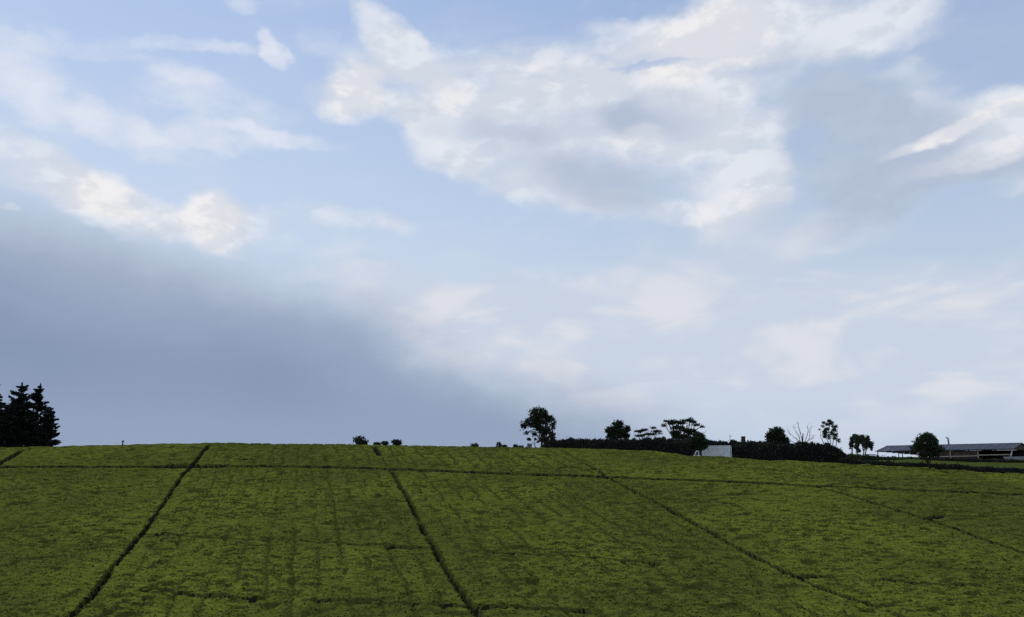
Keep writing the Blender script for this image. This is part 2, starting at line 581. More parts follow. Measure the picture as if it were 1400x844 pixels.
def axis(lo, hi, fine_lo, fine_hi, step, grow=1.14):
    a = list(np.arange(fine_lo, fine_hi + step / 2, step))
    s = step
    while a[-1] < hi:
        s *= grow
        a.append(a[-1] + s)
    s = step
    while a[0] > lo:
        s *= grow
        a.insert(0, a[0] - s)
    return np.array(a)


gx = axis(-5000, 5000, -110, 190, 1.5)
gy = axis(-3000, 9000, -6, 300, 1.2)
GX, GY = np.meshgrid(gx, gy)
GZ = ground_z(GX, GY)
nx, ny = len(gx), len(gy)
idx = np.arange(nx * ny).reshape(ny, nx)
quads = np.stack([idx[:-1, :-1], idx[:-1, 1:], idx[1:, 1:], idx[1:, :-1]], -1).reshape(-1, 4)
qx = (GX[:-1, :-1] + 0.75).ravel()
qy = (GY[:-1, :-1] + 0.6).ravel()
field = (qy > 40) & (qy < ridge(qx) + 1.0) & (np.abs(qx) < 130)
ground = np_mesh('ground', np.stack([GX, GY, GZ - 0.06], -1).reshape(-1, 3), quads, [M_GROUND, M_SOIL], smooth=True, midx=field.astype(int))
tag(ground, kind='structure')

# ------------------------------------------------------------------ tea: paths as lines in plan, traced on the hillside
rs = np.random.RandomState(7)


def trace(pts):
    return np.array([on_tea(px, py) for px, py in pts])


# (points, half width in metres, depth share, wobble)
PATHS = [
    (trace([(80, 860), (95, 843), (127, 812), (150, 780), (180, 745), (205, 715), (225, 685), (240, 663), (252, 646), (262, 638)]), 0.11, 1.0, .3),
    (trace([(262, 638), (268, 629), (278, 616), (287, 607.5)]), 0.22, 1.0, .3),
    (trace([(668, 862), (655, 843), (630, 808), (608, 775), (592, 745), (578, 722), (568, 700), (556, 678), (545, 660), (535, 643)]), 0.11, 1.0, .3),
    (trace([(519, 622), (514, 613), (511, 609.5)]), 0.30, .9, .25),
    (trace([(-160, 640), (-60, 638), (0, 637.5), (100, 637), (200, 637), (262, 637.5)]), 0.65, 1.0, .35),
    (trace([(225, 637), (262, 637.5), (300, 637)]), 1.25, 1.0, .4),
    (trace([(262, 637.5), (330, 636.5), (400, 637), (470, 638.5), (535, 640.5), (600, 642.5), (660, 645), (720, 647), (780, 649), (830, 651)]), 0.72, 1.0, .4),
    (trace([(830, 651), (900, 654), (950, 655.5), (1000, 657.5), (1053, 659.5), (1114, 663.5)]), 0.55, 1.0, .4),
    (trace([(1114, 663.5), (1186, 666.4), (1257, 670), (1336, 673), (1420, 677)]), 0.50, .8, .4),
    (trace([(1114, 664), (1146, 673), (1203, 690), (1252, 705), (1286, 715), (1339, 735), (1400, 755), (1480, 785)]), 0.16, .9, .3),
    (trace([(830, 651), (850, 662), (875, 675), (900, 687), (961, 721), (1018, 753), (1057, 772), (1087, 786)]), 0.13, .95, .3),
    (trace([(1087, 786), (1121, 801), (1168, 817), (1203, 830), (1232, 840), (1290, 862)]), 0.10, .8, .3),
    (trace([(768, 617), (800, 634), (830, 651)]), 0.08, .55, .4),
    (trace([(30, 615), (15, 625), (0, 633), (-40, 657), (-90, 690)]), 0.32, .9, .25),
    (trace([(1290, 657), (1350, 664), (1420, 673)]), 0.30, .6, .4),
    (trace([(195, 729), (220, 730), (255, 733), (300, 735), (360, 737), (405, 739), (455, 743), (530, 746), (580, 749)]), 0.15, .6, .3),
    (trace([(650, 752), (700, 757), (770, 760), (809, 763), (837, 765), (861, 767), (900, 771)]), 0.14, .6, .3),
    (trace([(195, 806), (250, 812), (305, 815), (360, 817)]), 0.17, .65, .3),
    (trace([(420, 821), (480, 823), (560, 826), (640, 829), (720, 833), (800, 836)]), 0.16, .65, .3),
    (trace([(1087, 786), (1110, 787), (1132, 786)]), 0.28, .8, .3),
    (trace([(1208, 793), (1245, 795), (1330, 800)]), 0.14, .55, .4),
    (trace([(895, 681), (960, 685), (1005, 688)]), 0.18, .5, .4),
    (trace([(34, 765), (60, 762), (100, 760)]), 0.20, .6, .5),
    (trace([(70, 726), (112, 728)]), 0.12, .5, .4),
    (trace([(1265, 709), (1290, 707)]), 0.3, .5, .4),
    (trace([(680, 672), (740, 673), (800, 676)]), 0.14, .35, .5),
    (trace([(300, 629), (345, 628)]), 0.3, .35, .5),
    (trace([(1140, 700), (1230, 704)]), 0.14, .35, .5),
]


class VNoise:
    """tiling value noise on a lattice"""
    def __init__(self, seed, n=256):
        self.n = n
        self.g = np.random.RandomState(seed).rand(n, n).astype(np.float32)

    def __call__(self, x, y):
        xi, yi = np.floor(x).astype(int), np.floor(y).astype(int)
        fx, fy = x - xi, y - yi
        fx, fy = fx * fx * (3 - 2 * fx), fy * fy * (3 - 2 * fy)
        n, g = self.n, self.g
        a, b = g[yi % n, xi % n], g[yi % n, (xi + 1) % n]
        c, d = g[(yi + 1) % n, xi % n], g[(yi + 1) % n, (xi + 1) % n]
        return (a * (1 - fx) + b * fx) * (1 - fy) + (c * (1 - fx) + d * fx) * fy


N1, N2, N3, N4 = (VNoise(s) for s in (11, 12, 13, 14))
JX, JY, JH = (np.random.RandomState(s).rand(256, 256).astype(np.float32) for s in (21, 22, 23))


def bushes(a, b):
    """distance to the nearest bush centre on a jittered lattice, and that bush's own height"""
    ai, bi = np.floor(a).astype(int), np.floor(b).astype(int)
    best = np.full(a.shape, 9.0, np.float32)
    hh = np.zeros(a.shape, np.float32)
    for i in (-1, 0, 1):
        for j in (-1, 0, 1):
            ca, cb = (ai + i) % 256, (bi + j) % 256
            d = (a - (ai + i + 0.25 + 0.5 * JX[cb, ca])) ** 2 + (b - (bi + j + 0.2 + 0.6 * JY[cb, ca])) ** 2
            m = d < best
            best = np.where(m, d, best)
            hh = np.where(m, JH[cb, ca], hh)
    return best, hh


def seg_dist(x, y, pl):
    best = np.full(x.shape, 1e9)
    for (x0, y0), (x1, y1) in zip(pl[:-1], pl[1:]):
        ddx, ddy = x1 - x0, y1 - y0
        t = np.clip(((x - x0) * ddx + (y - y0) * ddy) / (ddx * ddx + ddy * ddy + 1e-9), 0, 1)
        best = np.minimum(best, (x - x0 - t * ddx) ** 2 + (y - y0 - t * ddy) ** 2)
    return np.sqrt(best)


ROWDIR = -0.262                      # rows and paths run this many metres sideways per metre of Y


def tea_height(x, y):
    """(height of the bush tops above the ground, 0..1 how much of a bush is left by the paths)"""
    c = x - ROWDIR * y
    cover = np.ones(x.shape)
    calm = np.ones(x.shape)
    flank = np.ones(x.shape)
    wob = (N1(x * 1.9, y * 1.9) - 0.5) * 2 * 0.7 + (N2(x * 4.3, y * 4.3) - 0.5) * 2 * 0.4
    for pl, hw, dep, wb in PATHS:
        x0, y0 = pl.min(0) - 3
        x1, y1 = pl.max(0) + 3
        m = (x > x0) & (x < x1) & (y > y0) & (y < y1)
        if not m.any():
            continue
        d0 = seg_dist(x[m], y[m], pl)
        d = d0 + wob[m] * wb * 0.6
        if hw > 0.5:
            calm[m] = np.minimum(calm[m], sstep(0.6, 2.4, d0))
        elif dep >= 0.8:
            calm[m] = np.minimum(calm[m], 0.4 + 0.6 * sstep(0.3, 1.3, d0))
        brk = 1.0
        if dep < 0.7:
            brk = 0.55 + 0.45 * sstep(0.30, 0.55, N3(x[m] * 0.33 + hw * 50, y[m] * 0.33))
        if True:
            flank[m] = np.minimum(flank[m], 1 - min(1.0, dep * 2.0) * brk * (1 - sstep(hw - 0.08, hw + 0.14, d)))
        cover[m] = np.minimum(cover[m], 1 - dep * brk * (1 - sstep(hw - 0.08, hw + 0.14, d)))
    h = np.zeros(x.shape)
    wx = (N1(x * 1.1 + 3, y * 1.1) - 0.5) * 0.9 + (N2(x * 2.7, y * 2.7 + 8) - 0.5) * 0.35
    wy = (N2(x * 0.9 + 13, y * 1.1 + 3) - 0.5) * 0.6
    d2, own = bushes((c + wx) / 0.80, (y + wy) / 0.44)
    stp = 0.45 + 0.9 * N3(x * 0.16 + 70, y * 0.2 + 31)
    h += 0.0 + (own - 0.5) * 0.17 * stp - 0.05 * np.clip(d2 - 0.1, 0, 0.5)
    # plucking rows every 1.8 m, seen only here and there
    plots = 0.35 + 0.65 * sstep(-13, -10, c) * (1 - sstep(32, 44, c))
    rowm = plots * sstep(0.10, 0.45, N4(x * 0.045 + 3, y * 0.035)) * (0.35 + 0.65 * sstep(0.30, 0.55, N3(x * 0.6, y * 0.6)))
    ph = np.abs(((c + 0.35 * (N2(x * 0.25, y * 0.25) - 0.5)) / 1.83) % 1.0 - 0.5)
    rows = rowm * (1 - sstep(0.04, 0.12, 0.5 - ph))
    h -= 0.12 * rows
    h += (N1(x * 0.5, y * 0.5) - 0.5) * 0.14 + (N3(x * 2.6, y * 3.0) - 0.5) * 0.06
    # thin spots
    hole = sstep(0.80, 0.93, N3(x * 0.75 + 40, y * 1.1 + 17))
    h -= 0.30 * hole
    # a gentle roll of the table from plot to plot
    h += (N1(x * 0.06 + 5, y * 0.06) - 0.5) * 0.20
    h = h * (0.25 + 0.75 * calm) - 0.10 * (1 - calm)
    return (CANOPY + h) * cover, cover, flank, rows * calm


TX0, TX1 = -98.0, 100.0
tx = np.arange(TX0, TX1, 0.16)
nrow = 640
# rows get a little wider apart up the hill
tv = np.linspace(0, 1, nrow) ** 1.06
TXG, TV = np.meshgrid(tx, tv)
b_ = sstep(34, 42, TXG)
rend = ridge(TXG) + 8.0 * (1 - b_) + 0.7 * b_
TYG = 43.0 + TV * (rend - 43.0)
vis = np.abs(TXG) < 0.72 * TYG + 9           # the part of the hillside the place needs
hh, cov, flk, row = tea_height(TXG, TYG)
jx = (rs.rand(*TXG.shape) - 0.5) * 0.05
jy = (rs.rand(*TXG.shape) - 0.5) * 0.05
TZ = canopy_z(TXG, TYG) - CANOPY + hh + (rs.rand(*TXG.shape) - 0.5) * 0.02 * cov
# steep bush sides and row grooves: old leaf colour with painted-in shade
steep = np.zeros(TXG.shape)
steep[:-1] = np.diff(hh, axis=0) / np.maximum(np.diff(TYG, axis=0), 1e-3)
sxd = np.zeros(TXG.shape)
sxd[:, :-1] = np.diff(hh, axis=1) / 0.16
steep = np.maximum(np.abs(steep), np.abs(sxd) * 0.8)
TZ[-1, :] = canopy_z(TXG[-1], TYG[-1]) - CANOPY - 0.1
nrx = len(tx)
ti = np.arange(nrx * nrow).reshape(nrow, nrx)
tq = np.stack([ti[:-1, :-1], ti[:-1, 1:], ti[1:, 1:], ti[1:, :-1]], -1).reshape(-1, 4)
keep = (cov > 0.06) & vis
kq = keep.ravel()[tq].any(1) & vis.ravel()[tq].all(1)
tq = tq[kq]
tverts = np.stack([TXG + jx, TYG + jy, TZ], -1).reshape(-1, 3)
used = np.unique(tq)
remap = np.full(len(tverts), -1, np.int64)
remap[used] = np.arange(len(used))
tea_v, tea_f = tverts[used], remap[tq]

# young shoots standing up out of the plucked surface: one small leaf blade each
NS = 260000
sy = 43.5 + (rs.rand(NS) ** 1.25) * 80
sx = (rs.rand(NS) * 2 - 1) * (0.70 * sy + 8)
bb = sstep(34, 42, sx)
ok = (sx > TX0 + 1) & (sx < TX1 - 1) & (sy < ridge(sx) + 6 * (1 - bb) + 0.3 * bb)
sx, sy = sx[ok], sy[ok]
sh, scov, sfl, srow = tea_height(sx, sy)
ok = (scov > 0.8) & (sfl > 0.9)
sx, sy, sh = sx[ok], sy[ok], sh[ok]
n = len(sx)
base = np.stack([sx, sy, canopy_z(sx, sy) - CANOPY + sh - 0.03], -1)
ang = rs.rand(n) * 2 * np.pi
tilt = 0.7 + 0.75 * rs.rand(n)
ln = 0.09 + 0.09 * rs.rand(n)
wd = 0.035 + 0.04 * rs.rand(n)
dirv = np.stack([np.cos(ang) * np.sin(tilt), np.sin(ang) * np.sin(tilt), np.cos(tilt)], -1)
side = np.stack([-np.sin(ang), np.cos(ang), np.zeros(n)], -1)
p0 = base
p1 = base + dirv * (ln * 0.5)[:, None] + side * wd[:, None]
p2 = base + dirv * ln[:, None] - np.array([0, 0, 0.02])
p3 = base + dirv * (ln * 0.5)[:, None] - side * wd[:, None]
sv = np.stack([p0, p1, p2, p3], 1).reshape(-1, 3)
sf = np.arange(4 * n).reshape(n, 4)
tea = np_mesh('tea_bushes', np.concatenate([tea_v, sv]), np.concatenate([tea_f, sf + len(tea_v)]), [M_TEA, M_SHOOT, M_STEM_SHADE, M_OLD_SHADE],
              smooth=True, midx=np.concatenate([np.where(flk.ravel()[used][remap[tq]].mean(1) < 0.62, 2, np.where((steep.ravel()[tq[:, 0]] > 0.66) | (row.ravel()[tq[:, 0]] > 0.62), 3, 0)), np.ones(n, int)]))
tag(tea, 'yellow green plucked tea bushes covering the whole hillside, cut by narrow dark paths', 'tea bushes', kind='stuff')

# ------------------------------------------------------------------ foliage and tree builders
def leaves(centres, size, rng, elong=1.0, axis_dir=None, spread=1.0):
    """one four-sided leaf spray at each point; returns verts, faces"""
    n = len(centres)
    a = rng.normal(size=(n, 3))
    a /= np.linalg.norm(a, axis=1, keepdims=True)
    if axis_dir is not None:
        a = axis_dir + a * spread
        a /= np.linalg.norm(a, axis=1, keepdims=True)
    b = rng.normal(size=(n, 3))
    b -= a * (a * b).sum(1, keepdims=True)
    b /= np.linalg.norm(b, axis=1, keepdims=True)
    s = size * (0.6 + 0.8 * rng.rand(n, 1))
    c = np.cross(a, b)
    p0 = centres - a * s * 0.5 * elong
    p1 = centres + b * s * 0.38 + c * s * 0.10
    p2 = centres + a * s * 0.5 * elong
    p3 = centres - b * s * 0.38 + c * s * 0.10
    return np.stack([p0, p1, p2, p3], 1).reshape(-1, 3), np.arange(4 * n).reshape(n, 4)


def clumped(lobes, n, clump, rng, shell=0.5, flat=0.8):
    """points in clumps spread through ellipsoids; lobe = (cx, cy, cz, rx, ry, rz)"""
    L = np.array(lobes, float)
    vol = L[:, 3] * L[:, 4] * L[:, 5]
    vol = vol ** 0.8
    pick = rng.choice(len(L), size=max(8, n // 26), p=vol / vol.sum())
    d = rng.normal(size=(len(pick), 3))
    d /= np.linalg.norm(d, axis=1, keepdims=True)
    r = (shell + (1 - shell) * rng.rand(len(pick), 1)) ** 0.6
    c = L[pick, :3] + d * r * np.maximum(L[pick, 3:] - clump * 0.6, 0.12)
    csz = clump * (0.55 + 0.7 * rng.rand(len(c), 1))
    k = rng.choice(len(c), size=n)
    p = c[k] + np.clip(rng.normal(size=(n, 3)), -1.7, 1.7) * csz[k] * 0.40 * np.array([1, 1, flat])
    return p


def bend(p, q_, sag, n=5, rng=None):
    p, q_ = Vector(p), Vector(q_)
    out = []
    for i in range(n + 1):
        t = i / n
        v = p.lerp(q_, t)
        v.z += sag * math.sin(math.pi * t)
        if rng is not None and 0 < i < n:
            v += Vector(rng.normal(size=3)) * (q_ - p).length * 0.025
        out.append(v)
    return out


def tree(name, label, px, base_py, Y, lobes, n, leaf, clump, trunks=None, limbs=True, seed=1, m_leaf=None, m_bark=None,
         group=None, trunk_r=0.14, shell=0.45, depth=0.9, cat='tree', elong=1.3, flat=0.8):
    """lobes in photograph pixels (px, py, rx, ry); the tree stands at depth Y with its base on the ground"""
    m_leaf = m_leaf or M_LEAF
    m_bark = m_bark or M_BARK
    rng = np.random.RandomState(seed)
    bx = at(px, base_py, Y)
    z0 = min(gz(bx.x, Y), bx.z) if base_py else gz(bx.x, Y)
    root = empty(name, (bx.x, Y, z0), label, cat, group)
    k = Y / FPX * (1 + (bx.x / Y) ** 2 * 0.0)
    L = []
    for i, (lx, ly, rx, ry) in enumerate(lobes):
        c = at(lx, ly, Y)
        ry_, rx_ = ry * k * 1.02, rx * k * 1.02
        dy = (rng.rand() - 0.5) * depth * rx_ * (0 if i == 0 else 1)
        L.append((c.x - bx.x, dy, c.z - z0, rx_, max(rx_ * depth, 0.2), ry_))
    pts = clumped(L, n, clump, rng, shell, flat)
    v, f = leaves(pts, leaf, rng, elong)
    np_mesh('crown', v, f, m_leaf, root)
    if trunks is None:
        trunks = [(px, lobes[0][0], lobes[0][1])]
    low = min(l[2] - l[5] for l in L)
    for (t0, t1, ty) in trunks:
        a = at(t0, base_py or 610, Y)
        top = at(t1, ty, Y)
        mb = MB()
        pts_ = bend((a.x - bx.x, 0, -0.25), (top.x - bx.x, 0, top.z - z0), 0.0, 6, rng)
        mb.tube(pts_, [trunk_r * (1 - 0.72 * i / 6) for i in range(7)], 8)
        mb.build('trunk', m_bark, root, True)
        if limbs:
            j = 0
            for l in L:
                if abs(l[0] - (top.x - bx.x)) > 4 * max(1.0, trunk_r * 6) and len(trunks) > 1:
                    continue
                st = pts_[2 + (j % 3)]
                j += 1
                mb = MB()
                mb.tube(bend(st, (l[0], l[1], l[2] + 0.2 * l[5]), 0.12, 5, rng), [trunk_r * 0.55 * (1 - 0.8 * i / 5) for i in range(6)], 6)
                mb.build('limb', m_bark, root, True)
    return root


def conifer(px, base_py, top_py, Y, width_px, seed, label, skirt=0.16, group=None, lean=0.0, power=0.85):
    """cypress with drooping sprays that turn up at the tips"""
    rng = np.random.RandomState(seed)
    b = at(px, base_py, Y)
    z0 = gz(b.x, Y)
    top = at(px, top_py, Y)
    H = top.z - z0
    Rm = width_px * Y / FPX / 2
    root = empty('cypress_tree', (b.x, Y, z0), label, 'tree', group)
    mb = MB()
    mb.tube([(lean * t * H, 0, -0.3 + t * (H + 0.2)) for t in np.linspace(0, 1, 8)], [0.26 * (1 - 0.93 * t) for t in np.linspace(0, 1, 8)], 8)
    mb.build('trunk', M_BARK, root, True)
    C, A = [], []
    h = skirt * H
    while h < H * 0.985:
        t = h / H
        rad = Rm * (1 - t) ** power * (0.75 + 0.25 * min(1, (t - skirt + 0.05) / 0.12)) + 0.10
        for _ in range(rng.randint(3, 6)):
            a = rng.rand() * 2 * math.pi
            ln = rad * (0.35 + 0.85 * rng.rand() ** 0.8)
            droop = -0.10 * ln
            p = Vector((lean * h, 0, h))
            q_ = p + Vector((math.cos(a) * ln, math.sin(a) * ln, droop + 0.5 * ln * (rng.rand() - 0.15)))
            m = int(18 + 52 * ln)
            s = rng.rand(m) ** 0.75
            w = 0.05 + 0.17 * ln * (1 - s) * 0.9
            pts = np.array(p)[None] * (1 - s[:, None]) + np.array(q_)[None] * s[:, None]
            pts[:, 2] += 0.12 * ln * s * s
            pts += rng.normal(size=(m, 3)) * w[:, None] * np.array([1, 1, .75])
            C.append(pts)
            d = np.array((q_ - p).normalized())
            d[2] += 0.35
            A.append(np.repeat(d[None], m, 0))
        h += 0.22 + 0.34 * rng.rand()
    tipn = 26
    C.append(np.stack([rng.normal(size=tipn) * 0.06 + lean * H, rng.normal(size=tipn) * 0.06, H * (0.93 + 0.09 * rng.rand(tipn))], -1))
    A.append(np.repeat(np.array([[0, 0, 1.0]]), tipn, 0))
    C, A = np.concatenate(C), np.concatenate(A)
    v, f = leaves(C, 0.25, rng, 1.8, A, 0.6)
    np_mesh('crown', v, f, M_NEEDLE, root)
    return root


def hedge(name, label, line, top_pys, Y0, thick, leaf=0.22, n_per=240, seed=1, group=None, down=0.4, rough=0.5, m=None, rounded_end=False, core_mat=None):
    """clipped hedge along a line of photograph columns: line = [px...], Y0 = depth at each, top_pys = its upper edge"""
    rng = np.random.RandomState(seed)
    P_ = []
    for px, ty, Y in zip(line, top_pys, Y0):
        t = at(px, ty, Y)
        P_.append((t.x, Y, gz(t.x, Y), t.z))
    P_ = np.array(P_)
    seg = np.linalg.norm(np.diff(P_[:, :2], axis=0), axis=1)
    s = np.concatenate([[0], np.cumsum(seg)])
    Lh = s[-1]
    nn = max(6, int(Lh / 0.45))
    ss = np.linspace(0, Lh, nn)
    X, Yv, G, T = (np.interp(ss, s, P_[:, i]) for i in range(4))
    tang = np.stack([np.gradient(X), np.gradient(Yv)], -1)
    tang /= np.linalg.norm(tang, axis=1, keepdims=True)
    nor = np.stack([-tang[:, 1], tang[:, 0]], -1)
    T = T - leaf * 0.3 + (rng.rand(nn) - 0.5) * rough
    o = np.array([P_[0, 0], P_[0, 1], P_[0, 2]])
    # a section with rounded shoulders, seven points round
    prof = [(-.5, 0), (-.52, .45), (-.44, .86), (-.2, 1.0), (.2, 1.0), (.44, .86), (.52, .45), (.5, 0)]
    V = np.zeros((nn, len(prof), 3))
    for j, (a, h) in enumerate(prof):
        w = thick * a * (0.9 + 0.25 * rng.rand(nn))
        V[:, j, 0] = X + nor[:, 0] * w - o[0]
        V[:, j, 1] = Yv + nor[:, 1] * w - o[1]
        V[:, j, 2] = (G - down) + (T - G + down) * h + (rng.rand(nn) - 0.5) * 0.1 * (h > 0) - o[2]
    k = len(prof)
    f = []
    for i in range(nn - 1):
        for j in range(k - 1):
            f.append((i * k + j, i * k + j + 1, (i + 1) * k + j + 1, (i + 1) * k + j))
    for e in (0, nn - 1):
        for j in range(3):
            f.append((e * k + j, e * k + j + 1, e * k + k - 2 - j, e * k + k - 1 - j))
    root = empty(name, tuple(o), label, 'hedge', group)
    vv = V.reshape(-1, 3)
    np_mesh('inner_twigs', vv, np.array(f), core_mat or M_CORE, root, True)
    # leaves all over the surface
    nl = int(Lh * n_per)
    i = rng.randint(0, nn - 1, nl)
    t = rng.rand(nl)
    jf = rng.choice(k - 1, size=nl, p=np.array([.16, .17, .12, .12, .12, .16, .15][:k - 1]) / sum([.16, .17, .12, .12, .12, .16, .15][:k - 1]))
    u = rng.rand(nl)
    p = ((1 - t)[:, None] * ((1 - u)[:, None] * V[i, jf] + u[:, None] * V[i, jf + 1]) + t[:, None] * ((1 - u)[:, None] * V[i + 1, jf] + u[:, None] * V[i + 1, jf + 1]))
    p += rng.normal(size=p.shape) * leaf * 0.35
    # long shoots at the top
    up = rng.rand(nl) < 0.03
    p[up, 2] += rng.rand(up.sum()) * leaf * 1.6
    v, fl = leaves(p, leaf, rng, 1.3)
    np_mesh('foliage', v, fl, m or M_HEDGE, root)
    return root


# ------------------------------------------------------------------ left: cypresses
CG = 'cypress trees at the left end of the ridge'
conifer(20, 613, 526, 138, 64, 3, 'tallest ragged cypress at the left end of the ridge', .12, CG, power=0.55)
conifer(45, 613, 527, 142, 56, 4, 'pointed cypress in the middle of the dark group at the left', .2, CG, power=0.62)
conifer(60, 613, 559, 139, 40, 5, 'lower broad cypress at the right side of the dark group at the left', .16, CG, power=0.42)
conifer(-16, 613, 520, 140, 66, 6, 'cypress cut off by the left edge of the photo', .08, CG)
conifer(5, 614, 556, 136, 54, 8, 'short dark cypress in front of the group at the left edge', .06, CG, power=0.5)
conifer(36, 614, 566, 140, 50, 9, 'short broad cypress filling the gap between the two tall pointed ones', .24, CG, power=0.45)

# a short post on the ridge
p = at(168, 604, 128)
po = empty('post', (p.x, 128, gz(p.x, 128)), 'short dark post with a small cap on the ridge right of the cypress trees', 'post')
mb = MB()
mb.tube([(0, 0, -0.2), (0, 0, p.z - gz(p.x, 128) + .1)], 0.09, 8)
mb.build('shaft', M_BARK, po)
mb = MB()
mb.box(-.16, .16, -.1, .1, p.z - gz(p.x, 128) - .02, p.z - gz(p.x, 128) + .16)
mb.build('cap', M_BARK, po)

# ------------------------------------------------------------------ small bushes along the ridge
BG = 'bushes peeping over the ridge'
tree('bush', 'tallest round bush peeping over the middle of the tea ridge', 492, 612, 134, [(491, 602, 8.5, 6.5), (496, 606, 9, 4)], 1100, .26, .7, seed=21, group=BG, cat='bush', limbs=False)
tree('bush', 'low flat dark bush on the ridge between two rounder bushes', 519, 612, 134, [(516, 607.5, 6, 2.6), (527, 606.5, 5, 3.5)], 700, .24, .5, seed=22, group=BG, cat='bush', limbs=False)
tree('bush', 'small round bush right of the low flat one on the ridge', 543, 612, 134, [(543, 605, 7.5, 5)], 800, .26, .6, seed=23, group=BG, cat='bush', limbs=False)
tree('bush', 'small sparse bush alone on the ridge left of the tall open tree', 649, 615, 128, [(649, 609.5, 8, 3.2)], 330, .2, .45, seed=24, group=BG, cat='bush', limbs=False)
tree('bush', 'sparse spiky bush on the ridge, second left of the tall open tree', 683, 616, 127, [(682, 608, 5, 4), (687, 611, 10, 2.5)], 420, .2, .4, seed=25, group=BG, cat='bush', limbs=False)
tree('bush', 'very low scrubby bush at the foot of the tall open tree, on its left', 707, 616, 127, [(703, 610.5, 6, 2.5), (714, 611.5, 9, 2)], 420, .2, .4, seed=26, group=BG, cat='bush', limbs=False)

# ------------------------------------------------------------------ the tall open tree and its neighbours
YD = 126
tree('broadleaf_tree', 'tall open-crowned tree on the ridge with gaps of sky and forked trunk', 742, 614, YD,
     [(735, 566, 16, 11), (726, 577, 11, 9), (741, 573, 15, 12), (752, 572, 8, 7), (757, 579, 6, 9), (716, 582, 6, 7), (734, 585, 11, 7),
      (745, 588, 9, 6), (720, 592, 3, 4), (731, 594, 5, 4), (760, 586, 3, 4)],
     6800, .19, .55, trunks=[(742, 738, 566), (742.5, 748, 572), (744, 757, 578)], seed=31, trunk_r=.22, shell=.25)
tree('sapling', 'thin sapling with a sparse tuft of leaves beside the tall open tree', 732, 614, YD - 1, [(731, 600, 5, 2.4), (723, 601, 4, 1.6), (736, 604, 3, 1.5)], 200, .2, .4,
     seed=32, trunk_r=.06)
tree('cypress_bush', 'dark pointed bush at the left end of the long hedge', 756, 614, YD - 2, [(756, 599, 5.5, 11), (754, 607, 9, 6), (748, 610, 9, 4)], 1500, .24, .5, seed=33, cat='bush', limbs=False)
# small grey hut
hx = at(724, 609, YD + 1)
ht = empty('hut', (hx.x, YD + 1, gz(hx.x, YD + 1)), 'small grey hut low on the ridge at the foot of the tall open tree', 'hut')
M_GREY = mat('weathered_grey_boards', (0.22, 0.23, 0.26), 0.85, 0.2, (0.13, 0.14, 0.16), 3.0)
M_ROOFD = mat('dark_sheet_roof', (0.10, 0.11, 0.13), 0.6, 0.3, (0.07, 0.075, 0.09), 2.0)
hz_ = at(724, 606.5, YD + 1).z - gz(hx.x, YD + 1)
mb = MB(); mb.box(-.36, .36, -.3, .3, -.2, hz_ - .12); mb.build('wall', M_GREY, ht)
mb = MB(); mb.add([(-.42, -.36, hz_ - .117), (.42, -.36, hz_ - .117), (.42, .36, hz_ - .117), (-.42, .36, hz_ - .117), (-.42, 0, hz_), (.42, 0, hz_)],
                  [(0, 1, 2, 3), (0, 4, 5, 1), (3, 2, 5, 4), (0, 3, 4), (1, 5, 2)]); mb.build('roof', M_ROOFD, ht)

# ------------------------------------------------------------------ hedges behind the field
hedge('hedge', 'long dark hedge on the ridge between the pointed bush and the white truck',
      [748, 765, 780, 797, 815, 835, 860, 885, 910, 935, 955, 968], [604, 601, 600.5, 599, 601.5, 600.5, 600, 600, 600.5, 601, 602, 603],
      [124, 124, 124, 124, 123, 123, 123, 122, 122, 121.5, 121, 121], 2.2, seed=41)
hedge('hedge', 'uneven taller hedge showing over the top of the white truck',
      [955, 972, 980, 992, 1000, 1012, 1025, 1045, 1060], [603, 601, 603, 604.5, 604, 602.5, 603.5, 604, 604],
      [127, 127, 126.5, 126, 126, 126, 125.5, 125, 125], 2.0, seed=42, rough=.5)
hedge('hedge', 'dark clipped hedge with a rounded right end, right of the white truck',
      [1003, 1012, 1030, 1060, 1090, 1110, 1122, 1135, 1144, 1150, 1154], [609, 606.5, 606, 606, 605.5, 607, 607.5, 607, 611, 617, 624],
      [117, 117, 116, 115, 114, 113.5, 113, 113, 113, 113, 113], 2.4, seed=43)

# ------------------------------------------------------------------ trees behind the hedges
tree('broadleaf_tree', 'dense dark tree with a smaller second top behind the long hedge', 843, 614, 132,
     [(844, 582, 10, 9), (835, 589, 10, 8), (848, 592, 12, 9), (857, 587, 5.5, 7), (840, 597, 14, 6), (857, 596, 6, 7)], 7500, .2, .55, seed=51, trunk_r=.2, shell=.2)
AG = 'flat-topped acacias behind the long hedge'
tree('acacia_tree', 'low thin acacia with a ragged crown, left of the tall flat-topped acacia', 884, 612, 136,
     [(873, 590, 9, 3), (880, 588, 8, 2.5), (893, 585, 5, 1.8), (898, 590, 8, 2.2), (888, 594, 10, 2.5), (875, 596, 8, 2.4), (902, 592.5, 4, 1)],
     2600, .15, .55, trunks=[(878, 873, 590), (883, 884, 589), (889, 897, 588)], seed=52, group=AG, trunk_r=.1, depth=.6, flat=.4)
tree('acacia_tree', 'tall acacia with flat spreading layers of crown behind the long hedge', 930, 614, 130,
     [(914, 576, 9, 2.8), (924, 577, 10, 2.6), (937, 575.5, 10, 2.8), (943, 573.5, 6, 2.2), (953, 581, 9, 2.4), (960, 584, 5, 1.6), (909, 582, 5, 2.8), (966, 588.5, 2.6, 1.2),
      (918, 579, 8, 3), (931, 579, 8, 3), (947, 577, 7, 2.4), (927, 585, 11, 5), (940, 589, 12, 4.5), (922, 592, 8, 5), (947, 592, 9, 5), (932, 597, 14, 5)],
     7500, .16, .6, trunks=[(930, 927, 578), (932, 944, 576), (929, 914, 578)], seed=53, group=AG, trunk_r=.16, depth=.75, flat=.5)
